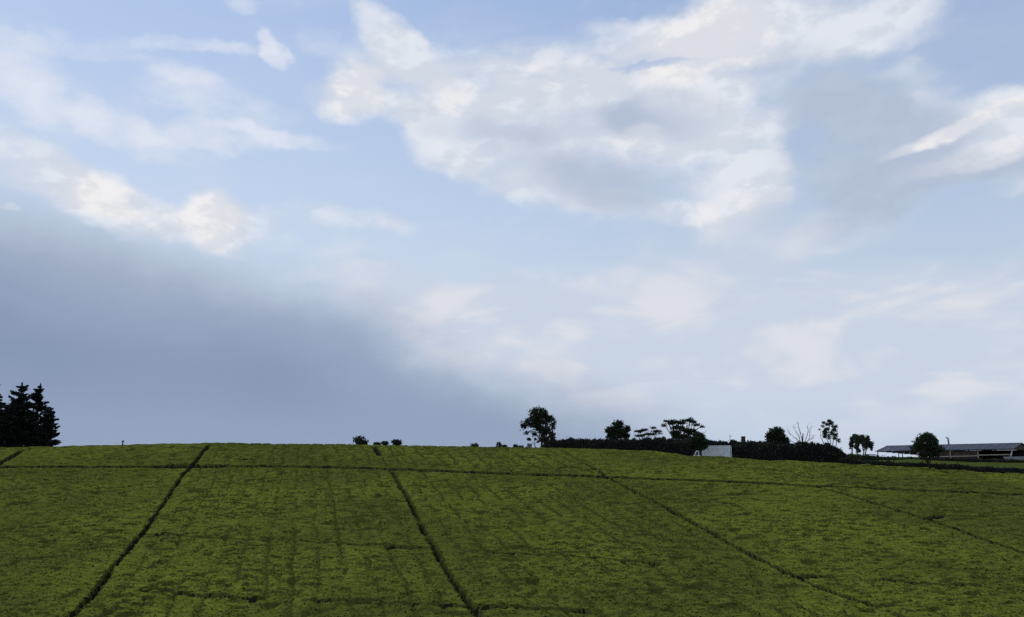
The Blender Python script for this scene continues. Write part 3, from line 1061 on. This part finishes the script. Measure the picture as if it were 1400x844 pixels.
tree('pointed_bush', 'small pointed bush rising from the long hedge between the two acacias', 907, 610, 125, [(907, 599, 3, 4), (907, 603, 6, 3)], 500, .2, .4, seed=54, cat='bush', limbs=False)
tree('round_tree', 'dark round tree standing over the cab of the white truck', 955, 622, 112.5,
     [(955, 601, 13, 11), (949, 606, 12, 10), (960, 607, 10, 9), (955, 597, 9, 7), (963, 612, 5, 4)], 7500, .17, .5, seed=55, trunk_r=.18, shell=.2,
     trunks=[(959.5, 957, 604)])
tree('round_tree', 'mushroom-shaped clipped tree rising above the hedge right of the truck', 1062, 620, 118.5,
     [(1061, 594, 14, 10), (1052, 600, 8, 8), (1070, 600, 10, 9), (1062, 590, 9, 7), (1075, 605, 5, 6), (1050, 606, 7, 5)], 8500, .17, .45, seed=56, trunk_r=.2, shell=.25)

# chimney and aerial behind the hedge
M_BRICKD = mat('sooty_brick', (0.060, 0.045, 0.042), 0.9, 0.1, (0.035, 0.028, 0.028), 3.0)
cb = at(1016, 597, 130)
c0 = gz(cb.x, 130)
ch = empty('chimney', (cb.x, 130, c0), 'dark square chimney standing up behind the hedge right of the truck', 'chimney')
Hc = cb.z - c0
mb = MB(); mb.add([(-.34 * s, -.3 * s, z) for s, z in ((1, -.3),)] + [], [])
w0, w1 = .36, .26
mb.add([(x * w, y * w * .9, z) for w, z in ((w0, -.3), (w1, Hc - .17)) for (x, y) in ((-1, -1), (1, -1), (1, 1), (-1, 1))],
       [(0, 1, 5, 4), (1, 2, 6, 5), (2, 3, 7, 6), (3, 0, 4, 7), (4, 5, 6, 7), (3, 2, 1, 0)])
mb.build('stack', M_BRICKD, ch)
mb = MB(); mb.box(-.3, .3, -.27, .27, Hc - .168, Hc + .02); mb.build('cap', M_BRICKD, ch)
M_STEEL = mat('galvanised_steel', (0.30, 0.31, 0.33), 0.5, 0.4, (0.2, 0.21, 0.23), 4.0, metallic=0.3)
M_DSTEEL = mat('painted_dark_steel', (0.05, 0.055, 0.065), 0.6, 0.3, (0.035, 0.04, 0.045), 4.0)
ab = at(998, 595, 131)
ae = empty('aerial', (ab.x, 131, gz(ab.x, 131)), 'thin aerial pole with a small crossbar above the hedge behind the truck', 'aerial')
Ha = ab.z - gz(ab.x, 131)
mb = MB(); mb.tube([(0, 0, -.2), (0, 0, Ha)], .03, 6); mb.build('pole', M_STEEL, ae)
mb = MB()
for dz_, w in ((-.08, .22), (-.24, .16)):
    mb.bar((-w, 0, Ha + dz_), (w, 0, Ha + dz_), .03, .03)
mb.build('crossbar', M_STEEL, ae)

# ------------------------------------------------------------------ dead tree
db = at(1096, 612, 122)
d0 = gz(db.x, 122)
dead = empty('dead_tree', (db.x, 122, d0), 'leafless dead tree with a fan of thin grey branches behind the hedge', 'tree')
rngd = np.random.RandomState(61)
DK = 122 / FPX


def dpt(px, py):
    a = at(px, py, 122)
    return Vector((a.x - db.x, 0, a.z - d0))


mb = MB()
mb.tube([(0, 0, -.2), dpt(1097, 606), dpt(1097.5, 599), dpt(1098, 592.5)], [.17, .12, .09, .06], 7)
mb.build('trunk', M_BARK, dead, True)
for (pts_, r) in [([(1095, 607), (1088, 600), (1082, 594), (1077, 588)], .05), ([(1095, 606), (1092, 597), (1088, 588), (1085, 582)], .045),
                  ([(1096, 605), (1094, 594), (1091, 585), (1090, 579)], .05), ([(1100, 608), (1104, 598), (1105, 590), (1103, 583)], .05),
                  ([(1102, 607), (1106, 599), (1108, 590), (1109, 584)], .045), ([(1093, 608), (1086, 606), (1080, 602), (1075, 600)], .04),
                  ([(1101, 606), (1108, 601), (1111, 597), (1113, 594)], .03)]:
    br = MB()
    P3 = [dpt(*q_) + Vector((0, (rngd.rand() - .5) * .8, 0)) for q_ in pts_]
    br.tube([dpt(1097, 612)] + P3, [r * 1.3, r, r * .8, r * .55, r * .25], 5)
    for i in range(1, 4):
        for _ in range(4):
            a = P3[i - 1].lerp(P3[i], rngd.rand())
            dd = (P3[i] - P3[i - 1]).normalized()
            e = a + (dd + Vector(rngd.normal(size=3)) * .45).normalized() * (.4 + .6 * rngd.rand())
            br.tube([a, a.lerp(e, .5) + Vector((0, 0, .03)), e], [r * .38, r * .25, r * .1], 4, False)
    br.build('limb', M_DEAD, dead)

# ------------------------------------------------------------------ gum trees
tree('gum_tree', 'tall thin gum tree with open leaf tufts on bare stems, right of the dead tree', 1135, 614, 135,
     [(1126, 578, 4, 2.4), (1134, 576, 5, 3.2), (1137, 579, 3, 3), (1130, 587, 5, 3), (1124, 582.5, 2.5, 1.5), (1140, 588, 4, 4), (1143, 583, 2.5, 3), (1147, 589, 1.8, 1.8),
      (1128, 596, 3.2, 5), (1133, 598, 2.5, 7), (1141, 598, 2.4, 7), (1147, 602, 3, 5), (1131, 581, 6, 3), (1128, 591, 4, 5), (1137, 592, 4, 6), (1143, 595, 3, 5), (1120, 587, 1.4, 1.3), (1138, 583, 3, 2)],
     3600, .15, .45, trunks=[(1132, 1127, 582), (1134, 1133, 578), (1137, 1140, 584), (1138, 1145, 586), (1130, 1122, 590)], limbs=False, seed=71, m_leaf=M_GUM, m_bark=M_BARK,
     trunk_r=.10, depth=.7, shell=.2)
GG = 'gum trees standing left of the open shed'
tree('gum_tree', 'narrow gum tree with one straight pale trunk, leftmost of the trees beside the shed', 1165, 625, 198,
     [(1165, 602, 3.0, 7), (1164, 608, 3.2, 5), (1167, 600, 3, 4), (1163, 612, 2.2, 3)], 1100, .34, .5, trunks=[(1165, 1165, 603)], seed=72, m_leaf=M_GUM, m_bark=M_PALEBARK, group=GG, trunk_r=.24, limbs=False, shell=.2)
tree('gum_tree', 'fuller gum tree, second of the trees beside the shed, with a low tuft', 1172, 625, 196,
     [(1170, 598, 4.6, 6), (1172, 606, 4.2, 6), (1176, 602, 3, 7), (1174, 616, 3.4, 3), (1171, 611, 3.4, 5)], 2000, .34, .55, trunks=[(1172.5, 1171, 600)], seed=73, m_leaf=M_GUM, m_bark=M_PALEBARK,
     group=GG, trunk_r=.2, shell=.2)
tree('gum_tree', 'wide gum tree with forked trunk, rightmost of those beside the shed', 1182, 625, 200,
     [(1179, 600, 4, 7), (1186, 600, 5, 6), (1190, 607, 5, 7), (1183, 608, 3.4, 7), (1179, 608, 3, 7), (1192, 612, 3, 5)], 2000, .34, .55, trunks=[(1182, 1178, 600), (1182.5, 1188, 602)], seed=74, m_leaf=M_GUM,
     m_bark=M_PALEBARK, group=GG, trunk_r=.18, shell=.2)

# ------------------------------------------------------------------ right: low hedges, round tree, posts
hedge('hedge', 'low dark hedge edging the tea field in front of the round tree and the shed',
      [1148, 1165, 1185, 1210, 1240, 1270, 1300, 1340, 1380, 1420, 1500], [626.5, 628, 629.5, 631, 632.8, 634.3, 635.8, 637.8, 639.6, 641.3, 645],
      [float(ridge(at(p_, 635, 102).x)) + 1.6 for p_ in (1148, 1165, 1185, 1210, 1240, 1270, 1300, 1340, 1380, 1420, 1500)], 1.3, seed=81, leaf=.16, n_per=260, rough=.16)
hedge('hedge', 'dark hedge along the foot of the open shed',
      [1250, 1275, 1300, 1340, 1380, 1420, 1480], [628.5, 627, 626.8, 627.6, 628.6, 629.6, 631],
      [205, 203, 200, 196, 192, 188, 182], 1.8, seed=82, leaf=.3, n_per=150, rough=.25)
hedge('hedge', 'low green bank of shrubs behind the end of the dark hedge, under the gum trees',
      [1140, 1155, 1175, 1195, 1215, 1235], [620.5, 621, 622.5, 624, 626, 628], [180, 180, 181, 183, 186, 190], 4.0, seed=83, leaf=.3, n_per=150, rough=.2,
      m=leaf_mat('bank_leaves', (0.060, 0.085, 0.028), (0.03, 0.045, 0.018)))
tree('round_tree', 'dense round tree standing alone in the low hedge in front of the shed', 1271, 640, float(ridge(55)) + 0.8,
     [(1266, 607, 18, 15), (1255, 613, 12, 13), (1277, 614, 13, 12), (1266, 597, 9, 7), (1264, 621, 14, 7), (1280, 619, 6, 5), (1277, 605, 9, 9)], 10500, .15, .42, seed=91, trunk_r=.13, shell=.2,
     trunks=[(1270.5, 1268, 612)])
for (px, ty, by, lab, w, mm) in [(1303, 635, 642, 'short pale post standing in the low hedge at the field edge', .05, M_STEEL), (1363, 628, 640, 'thin dark pole on the grass strip in front of the shed', .04, M_DSTEEL)]:
    Yp = 102 if px == 1303 else 125
    a = at(px, ty, Yp)
    g0 = gz(a.x, Yp)
    pe = empty('post', (a.x, Yp, g0), lab, 'post')
    mb = MB(); mb.tube([(0, 0, -.2), (0, 0, a.z - g0)], w, 7); mb.build('shaft', mm, pe)
    mb = MB(); mb.tube([(0, 0, a.z - g0 + .002), (0, 0, a.z - g0 + .06)], [w * 1.4, w * .8], 7); mb.build('cap', mm, pe)
tree('bush', 'small round bush seen under the left end of the shed roof', 1222, 630, 250, [(1222, 626.5, 4.5, 2.6)], 350, .35, .6, seed=93, cat='bush', limbs=False)
tree('bush', 'wider bush under the shed roof, just left of the lone round tree', 1246, 631, 250, [(1245, 627, 6, 3)], 420, .35, .6, seed=94, cat='bush', limbs=False)
# low dark lean-to roof beside the shed
lx = at(1191, 622, 262)
l0 = gz(lx.x, 262)
lt = empty('lean_to', (lx.x, 262, l0), 'low dark lean-to roof on posts left of the open shed', 'lean-to')
lh = at(1191, 621, 262).z - l0
mb = MB(); mb.add([(-1.7, -1, lh - .25), (1.7, -1, lh - .35), (1.7, 1, lh - .1), (-1.7, 1, lh), (-1.7, -1, lh - .18), (1.7, -1, lh - .28), (1.7, 1, lh - .03), (-1.7, 1, lh + .07)],
                  [(0, 1, 2, 3), (4, 5, 6, 7), (0, 1, 5, 4), (1, 2, 6, 5), (2, 3, 7, 6), (3, 0, 4, 7)]); mb.build('roof', M_ROOFD, lt)
for x, y in ((-1.6, -.9), (1.6, -.9), (-1.6, .9), (1.6, .9)):
    mb = MB(); mb.box(x - .06, x + .06, y - .06, y + .06, -.2, lh - .2); mb.build('post', M_DSTEEL, lt)

# ------------------------------------------------------------------ open shed
Ya, Yb = 276.0, 246.0
ea = at(1199, 616.5, Ya)
eb = at(1384, 613.2, Yb)
al = Vector((eb.x - ea.x, eb.y - ea.y, 0))
LB = al.length
shed_rz = math.atan2(al.y, al.x)
g_s = min(gz(ea.x, Ya), gz(eb.x, Yb)) + 0.1
shed = empty('open_shed', (ea.x, ea.y, g_s), 'long open-sided farm shed with a grey metal roof behind the lone round tree', 'shed', rz=shed_rz)
EA, EB = ea.z - g_s, eb.z - g_s          # eave heights at both ends
WB = 17.0


def eave(s):
    return EA + (EB - EA) * s / LB


RISE = 1.75
M_SHEET = [mat('roof_sheet_' + w, c, 0.65, 0.3, v, 0.8) for w, c, v in
           (('slate', (0.070, 0.074, 0.094), (0.052, 0.055, 0.072)), ('pale', (0.090, 0.095, 0.116), (0.066, 0.070, 0.088)), ('blue', (0.064, 0.075, 0.092), (0.05, 0.058, 0.07)))]
M_RUST = mat('rusty_boards', (0.115, 0.070, 0.055), 0.85, 0.15, (0.045, 0.032, 0.030), 1.4)
M_PALEW = mat('pale_timber', (0.42, 0.38, 0.33), 0.8, 0.2, (0.30, 0.27, 0.24), 2.0)
M_DIM = mat('dim_timber', (0.060, 0.050, 0.050), 0.9, 0.1, (0.035, 0.03, 0.032), 2.0)
NPAN = 16
for side_ in (0, 1):
    for i in range(NPAN):
        s0, s1 = LB * i / NPAN + .02, LB * (i + 1) / NPAN - .02
        if i == 0:
            s0 -= .4
        if i == NPAN - 1:
            s1 += .5
        b0, b1 = (-.5, WB / 2 - .02) if side_ == 0 else (WB + .5, WB / 2 + .02)
        mb = MB()
        nr = 9
        vs, fs = [], []
        for j in range(nr + 1):
            s_ = s0 + (s1 - s0) * j / nr
            h = .05 if j % 2 else 0.0
            z0_, z1_ = eave(s_) - .1, eave(s_) + RISE
            vs += [(s_, b0, z0_ + h), (s_, b1, z1_ + h), (s_, b0, z0_ + h - .03), (s_, b1, z1_ + h - .03)]
        for j in range(nr):
            a, b = 4 * j, 4 * j + 4
            fs += [(a, a + 1, b + 1, b), (a + 2, b + 2, b + 3, a + 3), (a, b, b + 2, a + 2), (a + 1, a + 3, b + 3, b + 1)]
        fs += [(0, 2, 3, 1), (4 * nr, 4 * nr + 1, 4 * nr + 3, 4 * nr + 2)]
        mb.add(vs, fs)
        mb.build('roof_panel', M_SHEET[(0, 0, 1, 0, 1, 0, 0, 0, 1, 2, 2, 2, 2, 0, 2, 2)[i]], shed)
mb = MB()
mb.bar((-.4, WB / 2, EA + RISE + .07), (LB + .5, WB / 2, EB + RISE + .07), .45, .09)
mb.build('ridge_cap', M_SHEET[0], shed)
mb = MB()
mb.bar((-.42, -.53, EA - .2), (LB + .52, -.53, EB - .2), .06, .2)
mb.build('gutter', M_DSTEEL, shed)
# posts along front and back
for s_ in (0.15, 8.2, 16.5, 23.0, 31.0, 40.3):
    for b in (0.1, WB - .1):
        if s_ >= LB:
            continue
        mb = MB(); mb.box(s_ - .11, s_ + .11, b - .11, b + .11, -.5, eave(s_) - .14)
        mb.build('post', M_DIM if s_ < 20 else M_PALEW if s_ > 22 and b < 1 and s_ < 35 else M_DIM, shed)
# rafters seen at the right gable and left end
for s_ in (0.15, 8.2, 16.5, 23.0, 31.0, LB - .2):
    mb = MB()
    mb.bar((s_, 0, eave(s_) - .28), (s_, WB / 2, eave(s_) + RISE - .2), .14, .22)
    mb.bar((s_, WB, eave(s_) - .28), (s_, WB / 2, eave(s_) + RISE - .2), .14, .22)
    mb.bar((s_, .3, eave(s_) - .3), (s_, WB - .3, eave(s_) - .3), .12, .2)
    mb.build('rafter', M_RUST if s_ > 35 else M_DIM, shed)
# gable boarding at the right end, above the tie beam
sg = LB - .05
for k in range(14):
    y0 = WB * k / 14 + .02
    y1 = WB * (k + 1) / 14 - .02
    tz = lambda y: EB - .25 + (RISE) * (1 - abs(y - WB / 2) / (WB / 2))
    if y0 < 1.2 or y1 > WB - 1.2:
        continue
    mb = MB()
    mb.add([(sg, y0, EB - .15), (sg, y1, EB - .15), (sg, y1, tz(y1)), (sg, y0, tz(y0)), (sg + .05, y0, EB - .15), (sg + .05, y1, EB - .15), (sg + .05, y1, tz(y1)), (sg + .05, y0, tz(y0))],
           [(0, 1, 2, 3), (7, 6, 5, 4), (0, 4, 5, 1), (1, 5, 6, 2), (2, 6, 7, 3), (3, 7, 4, 0)])
    mb.build('gable_board', M_RUST, shed)
def zs(s, py):
    t = s / LB
    Yq = Ya + (Yb - Ya) * t
    return at(1200 + 184 * t, py, Yq).z - g_s


# board wall along the front, middle part
s_ = 18.0
wi = 0
while s_ < 31.0:
    mb = MB()
    mb.box(s_, s_ + .62, .30, .36, zs(s_, 627), eave(s_) - .5 - .06 * (wi % 3))
    mb.build('wall_board', M_RUST if wi % 4 else M_DIM, shed)
    s_ += .66
    wi += 1
mb = MB(); mb.bar((17.8, .05, zs(17.8, 624.6)), (31.0, .05, zs(31, 623.4)), .12, .24); mb.build('rail', M_PALEW, shed)
mb = MB(); mb.bar((31.2, .05, zs(31.2, 622.4)), (LB - .6, .05, zs(LB, 621.6)), .12, .24); mb.build('rail', M_PALEW, shed)
mb = MB(); mb.bar((LB - .9, -.35, zs(LB, 630)), (LB - .1, -.1, zs(LB, 616)), .24, .24); mb.build('brace', mat('white_painted_post', (0.62, 0.62, 0.62), 0.7, 0.2, (0.45, 0.45, 0.45), 2.0), shed)
# back wall of the closed half, and a low block wall at the right
mb = MB(); mb.box(13.5, LB - .4, WB - .5, WB - .42, -.5, EA - .1); mb.build('back_wall', M_DIM, shed)
mb = MB(); mb.box(16.8, 16.9, .5, WB - .6, -.5, EA - .25); mb.build('side_wall', M_DIM, shed)
mb = MB(); mb.box(LB - 2.4, LB + 4.8, -.9, -.65, -.5, zs(LB, 624.5)); mb.build('low_wall', M_GREY, shed)
for i in range(6):           # strips added to stand in for the dark underside of the roof
    s_ = 1.0 + 1.9 * i
    mb = MB(); mb.box(s_, s_ + 1.85, .55, .62, zs(s_ + 1, 618.2 + .75 * i), eave(s_) - .14); mb.build('roof_underside_strip', M_DIM, shed)
# stove pipe with a bent cowl
pp = at(1292, 599, 266)
sp = (Vector((pp.x, pp.y, 0)) - Vector((ea.x, ea.y, 0)))
ls = sp.dot(al.normalized())
pz = at(1292, 598.5, 266).z - g_s
mb = MB()
mb.tube([(ls, WB / 2 + .8, eave(ls) + RISE - .4), (ls, WB / 2 + .8, pz - .35), (ls - .12, WB / 2 + .8, pz - .08), (ls - .62, WB / 2 + .8, pz + .08)], [.26, .26, .27, .25], 10)
mb.build('chimney_pipe', M_STEEL, shed, True)

# ------------------------------------------------------------------ white box truck behind the tea
YT = 115.5
tb = at(981, 625, YT)
t0 = gz(tb.x, YT)
roof_z = at(985, 609.8, YT).z - t0
M_WHITE = mat('white_paint', (0.82, 0.83, 0.83), 0.5, 0.4, (0.74, 0.75, 0.76), 1.0)
M_PANEL = mat('white_box_panel', (0.72, 0.73, 0.72), 0.6, 0.3, (0.60, 0.61, 0.61), 1.3)
M_GLASS = mat('dark_glass', (0.012, 0.015, 0.02), 0.12, 0.5, (0.01, 0.012, 0.016), 1.0)
M_RUBBER = mat('tyre_rubber', (0.02, 0.02, 0.02), 0.9, 0.1, (0.014, 0.014, 0.014), 4.0)
M_CHASSIS = mat('chassis_steel', (0.03, 0.03, 0.034), 0.8, 0.2, (0.02, 0.02, 0.022), 4.0)
M_LAMP = mat('red_lamp_lens', (0.30, 0.02, 0.02), 0.3, 0.5)
M_CLEAR = mat('clear_lamp_lens', (0.5, 0.5, 0.48), 0.2, 0.5)
truck = empty('box_truck', (tb.x, YT, t0), 'white box truck half hidden by the tea, parked under the dark round tree', 'truck', rz=R(-24))
# local axes: -x is the front, -y the side towards the field
BL, BW = 3.6, 1.75          # box length and width
zt, zb = roof_z, .78
mb = MB(); mb.box(-BL / 2, BL / 2, -BW / 2, BW / 2, zb, zt - .06); mb.build('cargo_box', M_PANEL, truck)
for s in range(13):          # pressed ribs of the side panels
    x = -BL / 2 + .15 + s * (BL - .3) / 12
    for y in (-1, 1):
        mb = MB(); mb.box(x - .035, x + .035, min(y * BW / 2, y * (BW / 2 + .025)), max(y * BW / 2, y * (BW / 2 + .025)), zb + .14, zt - .3)
        mb.build('side_rib', M_PANEL, truck)
for (z0_, z1_) in ((zt - .058, zt + .02), (zb - .06, zb + .1)):
    mb = MB(); mb.box(-BL / 2 - .04, BL / 2 + .04, -BW / 2 - .04, BW / 2 + .04, z0_, z1_) if z0_ > 1.2 else mb.box(-BL / 2 - .04, BL / 2 + .04, -BW / 2 - .045, BW / 2 + .045, z0_, z1_)
    mb.build('box_rail', M_WHITE, truck)
for x in (-BL / 2, BL / 2):
    for y in (-1, 1):
        mb = MB(); mb.box(x - .06, x + .06, y * BW / 2 - .05, y * BW / 2 + .05, zb + .102, zt - .06); mb.build('corner_post', M_WHITE, truck)
for y in (-1, 1):
    d = MB(); d.box(BL / 2 + .002, BL / 2 + .035, min(y * .02, y * (BW / 2 - .06)), max(y * .02, y * (BW / 2 - .06)), zb + .12, zt - .1)
    dr = d.build('rear_door', M_PANEL, truck)
    h_ = MB(); h_.bar((BL / 2 + .05, y * .12, zb + .2), (BL / 2 + .05, y * .12, zt - .2), .03, .03); h_.build('lock_bar', M_STEEL, dr)
    l_ = MB(); l_.box(BL / 2 + .0, BL / 2 + .05, y * .72 - .1, y * .72 + .1, zb - .2, zb - .1); l_.build('tail_lamp', M_LAMP, truck)
# cab: an outline with a sloped windscreen
cx1 = -BL / 2 - .12
cx0 = cx1 - 1.35
ct = at(953, 616.6, YT + .9).z - t0
CW = .82
prof = [(cx1, .55), (cx1, ct), (cx0 + .42, ct), (cx0 + .12, ct - .62), (cx0, ct - .70), (cx0, .50)]
mb = MB()
mb.add([(x, -CW, z) for x, z in prof] + [(x, CW, z) for x, z in prof],
       [tuple(range(6)), tuple(range(11, 5, -1))] + [(i, (i + 1) % 6, (i + 1) % 6 + 6, i + 6) for i in range(6)])
cab = mb.build('cab', M_WHITE, truck, bevel=.04)
for y in (-1, 1):
    yy = sorted((y * (CW + .003), y * (CW + .018)))
    mb = MB()
    A_ = [(cx0 + .28, ct - .60), (cx0 + .74, ct - .60), (cx0 + .74, ct - .13), (cx0 + .48, ct - .13)]
    mb.add([(x, yy[0], z) for x, z in A_] + [(x, yy[1], z) for x, z in A_], [(0, 1, 2, 3), (7, 6, 5, 4), (0, 4, 5, 1), (1, 5, 6, 2), (2, 6, 7, 3), (3, 7, 4, 0)])
    mb.build('side_window', M_GLASS, cab)
    mb = MB(); mb.box(cx0 + .88, cx1 - .12, yy[0], yy[1], ct - .60, ct - .13); mb.build('side_window', M_GLASS, cab)
    mb = MB(); mb.box(cx0 + .84, cx0 + .98, yy[0], yy[1] + 0, ct - .86, ct - .80); mb.build('door_handle', M_CHASSIS, cab)
    mb = MB(); mb.box(cx0 - .03, cx0 - .003, y * .6 - .13, y * .6 + .13, .78, .95); mb.build('headlight', M_CLEAR, cab)
    mb = MB(); mb.bar((cx0 + .16, y * (CW + .02), ct - .45), (cx0 + .0, y * (CW + .18), ct - .45), .03, .03); mb.box(cx0 - .05, cx0 + .01, y * (CW + .2) - .07, y * (CW + .2) + .07, ct - .6, ct - .3)
    mb.build('wing_mirror', M_CHASSIS, cab)
mb = MB()
x0_, z0_, x1_, z1_ = cx0 + .155, ct - .56, cx0 + .395, ct - .08
nrm = Vector((-(z1_ - z0_), 0, x1_ - x0_)).normalized() * .012
mb.add([(x0_ + nrm.x * e, y, z0_ + nrm.z * e) for e in (.3, 2) for y in (-.72, .72)] + [(x1_ + nrm.x * e, y, z1_ + nrm.z * e) for e in (.3, 2) for y in (-.72, .72)],
       [(0, 1, 5, 4), (2, 6, 7, 3), (0, 2, 3, 1), (4, 5, 7, 6), (0, 4, 6, 2), (1, 3, 7, 5)])
mb.build('windscreen', M_GLASS, cab)
mb = MB(); mb.box(cx0 - .06, cx0 - .004, -.8, .8, .42, .62); mb.build('bumper', M_CHASSIS, truck)
mb = MB()
for y in (-.42, .42):
    mb.bar((cx0 + .1, y, .62), (BL / 2, y, .62), .1, .16)
mb.build('chassis', M_CHASSIS, truck)
for x in (cx0 + .55, BL / 2 - .85):
    for y in (-1, 1):
        wv = MB()
        prof_w = [(.0, .36), (.02, .40), (.10, .40), (.18, .40), (.20, .36), (.20, .22), (.0, .22)]
        vs, fs = [], []
        nW = 20
        for i in range(nW):
            a = 2 * math.pi * i / nW
            for (o_, r_) in prof_w:
                vs.append((x + r_ * math.cos(a), y * (.86 - o_), .40 + r_ * math.sin(a)))
        kk = len(prof_w)
        for i in range(nW):
            for j in range(kk):
                fs.append((i * kk + j, i * kk + (j + 1) % kk, ((i + 1) % nW) * kk + (j + 1) % kk, ((i + 1) % nW) * kk + j))
        wv.add(vs, fs)
        wh = wv.build('wheel', M_RUBBER, truck, True)
        rm = MB()
        rm.tube([(x, y * .84, .40), (x, y * .70, .40)], .218, 16)
        rm.build('rim', M_STEEL, wh)
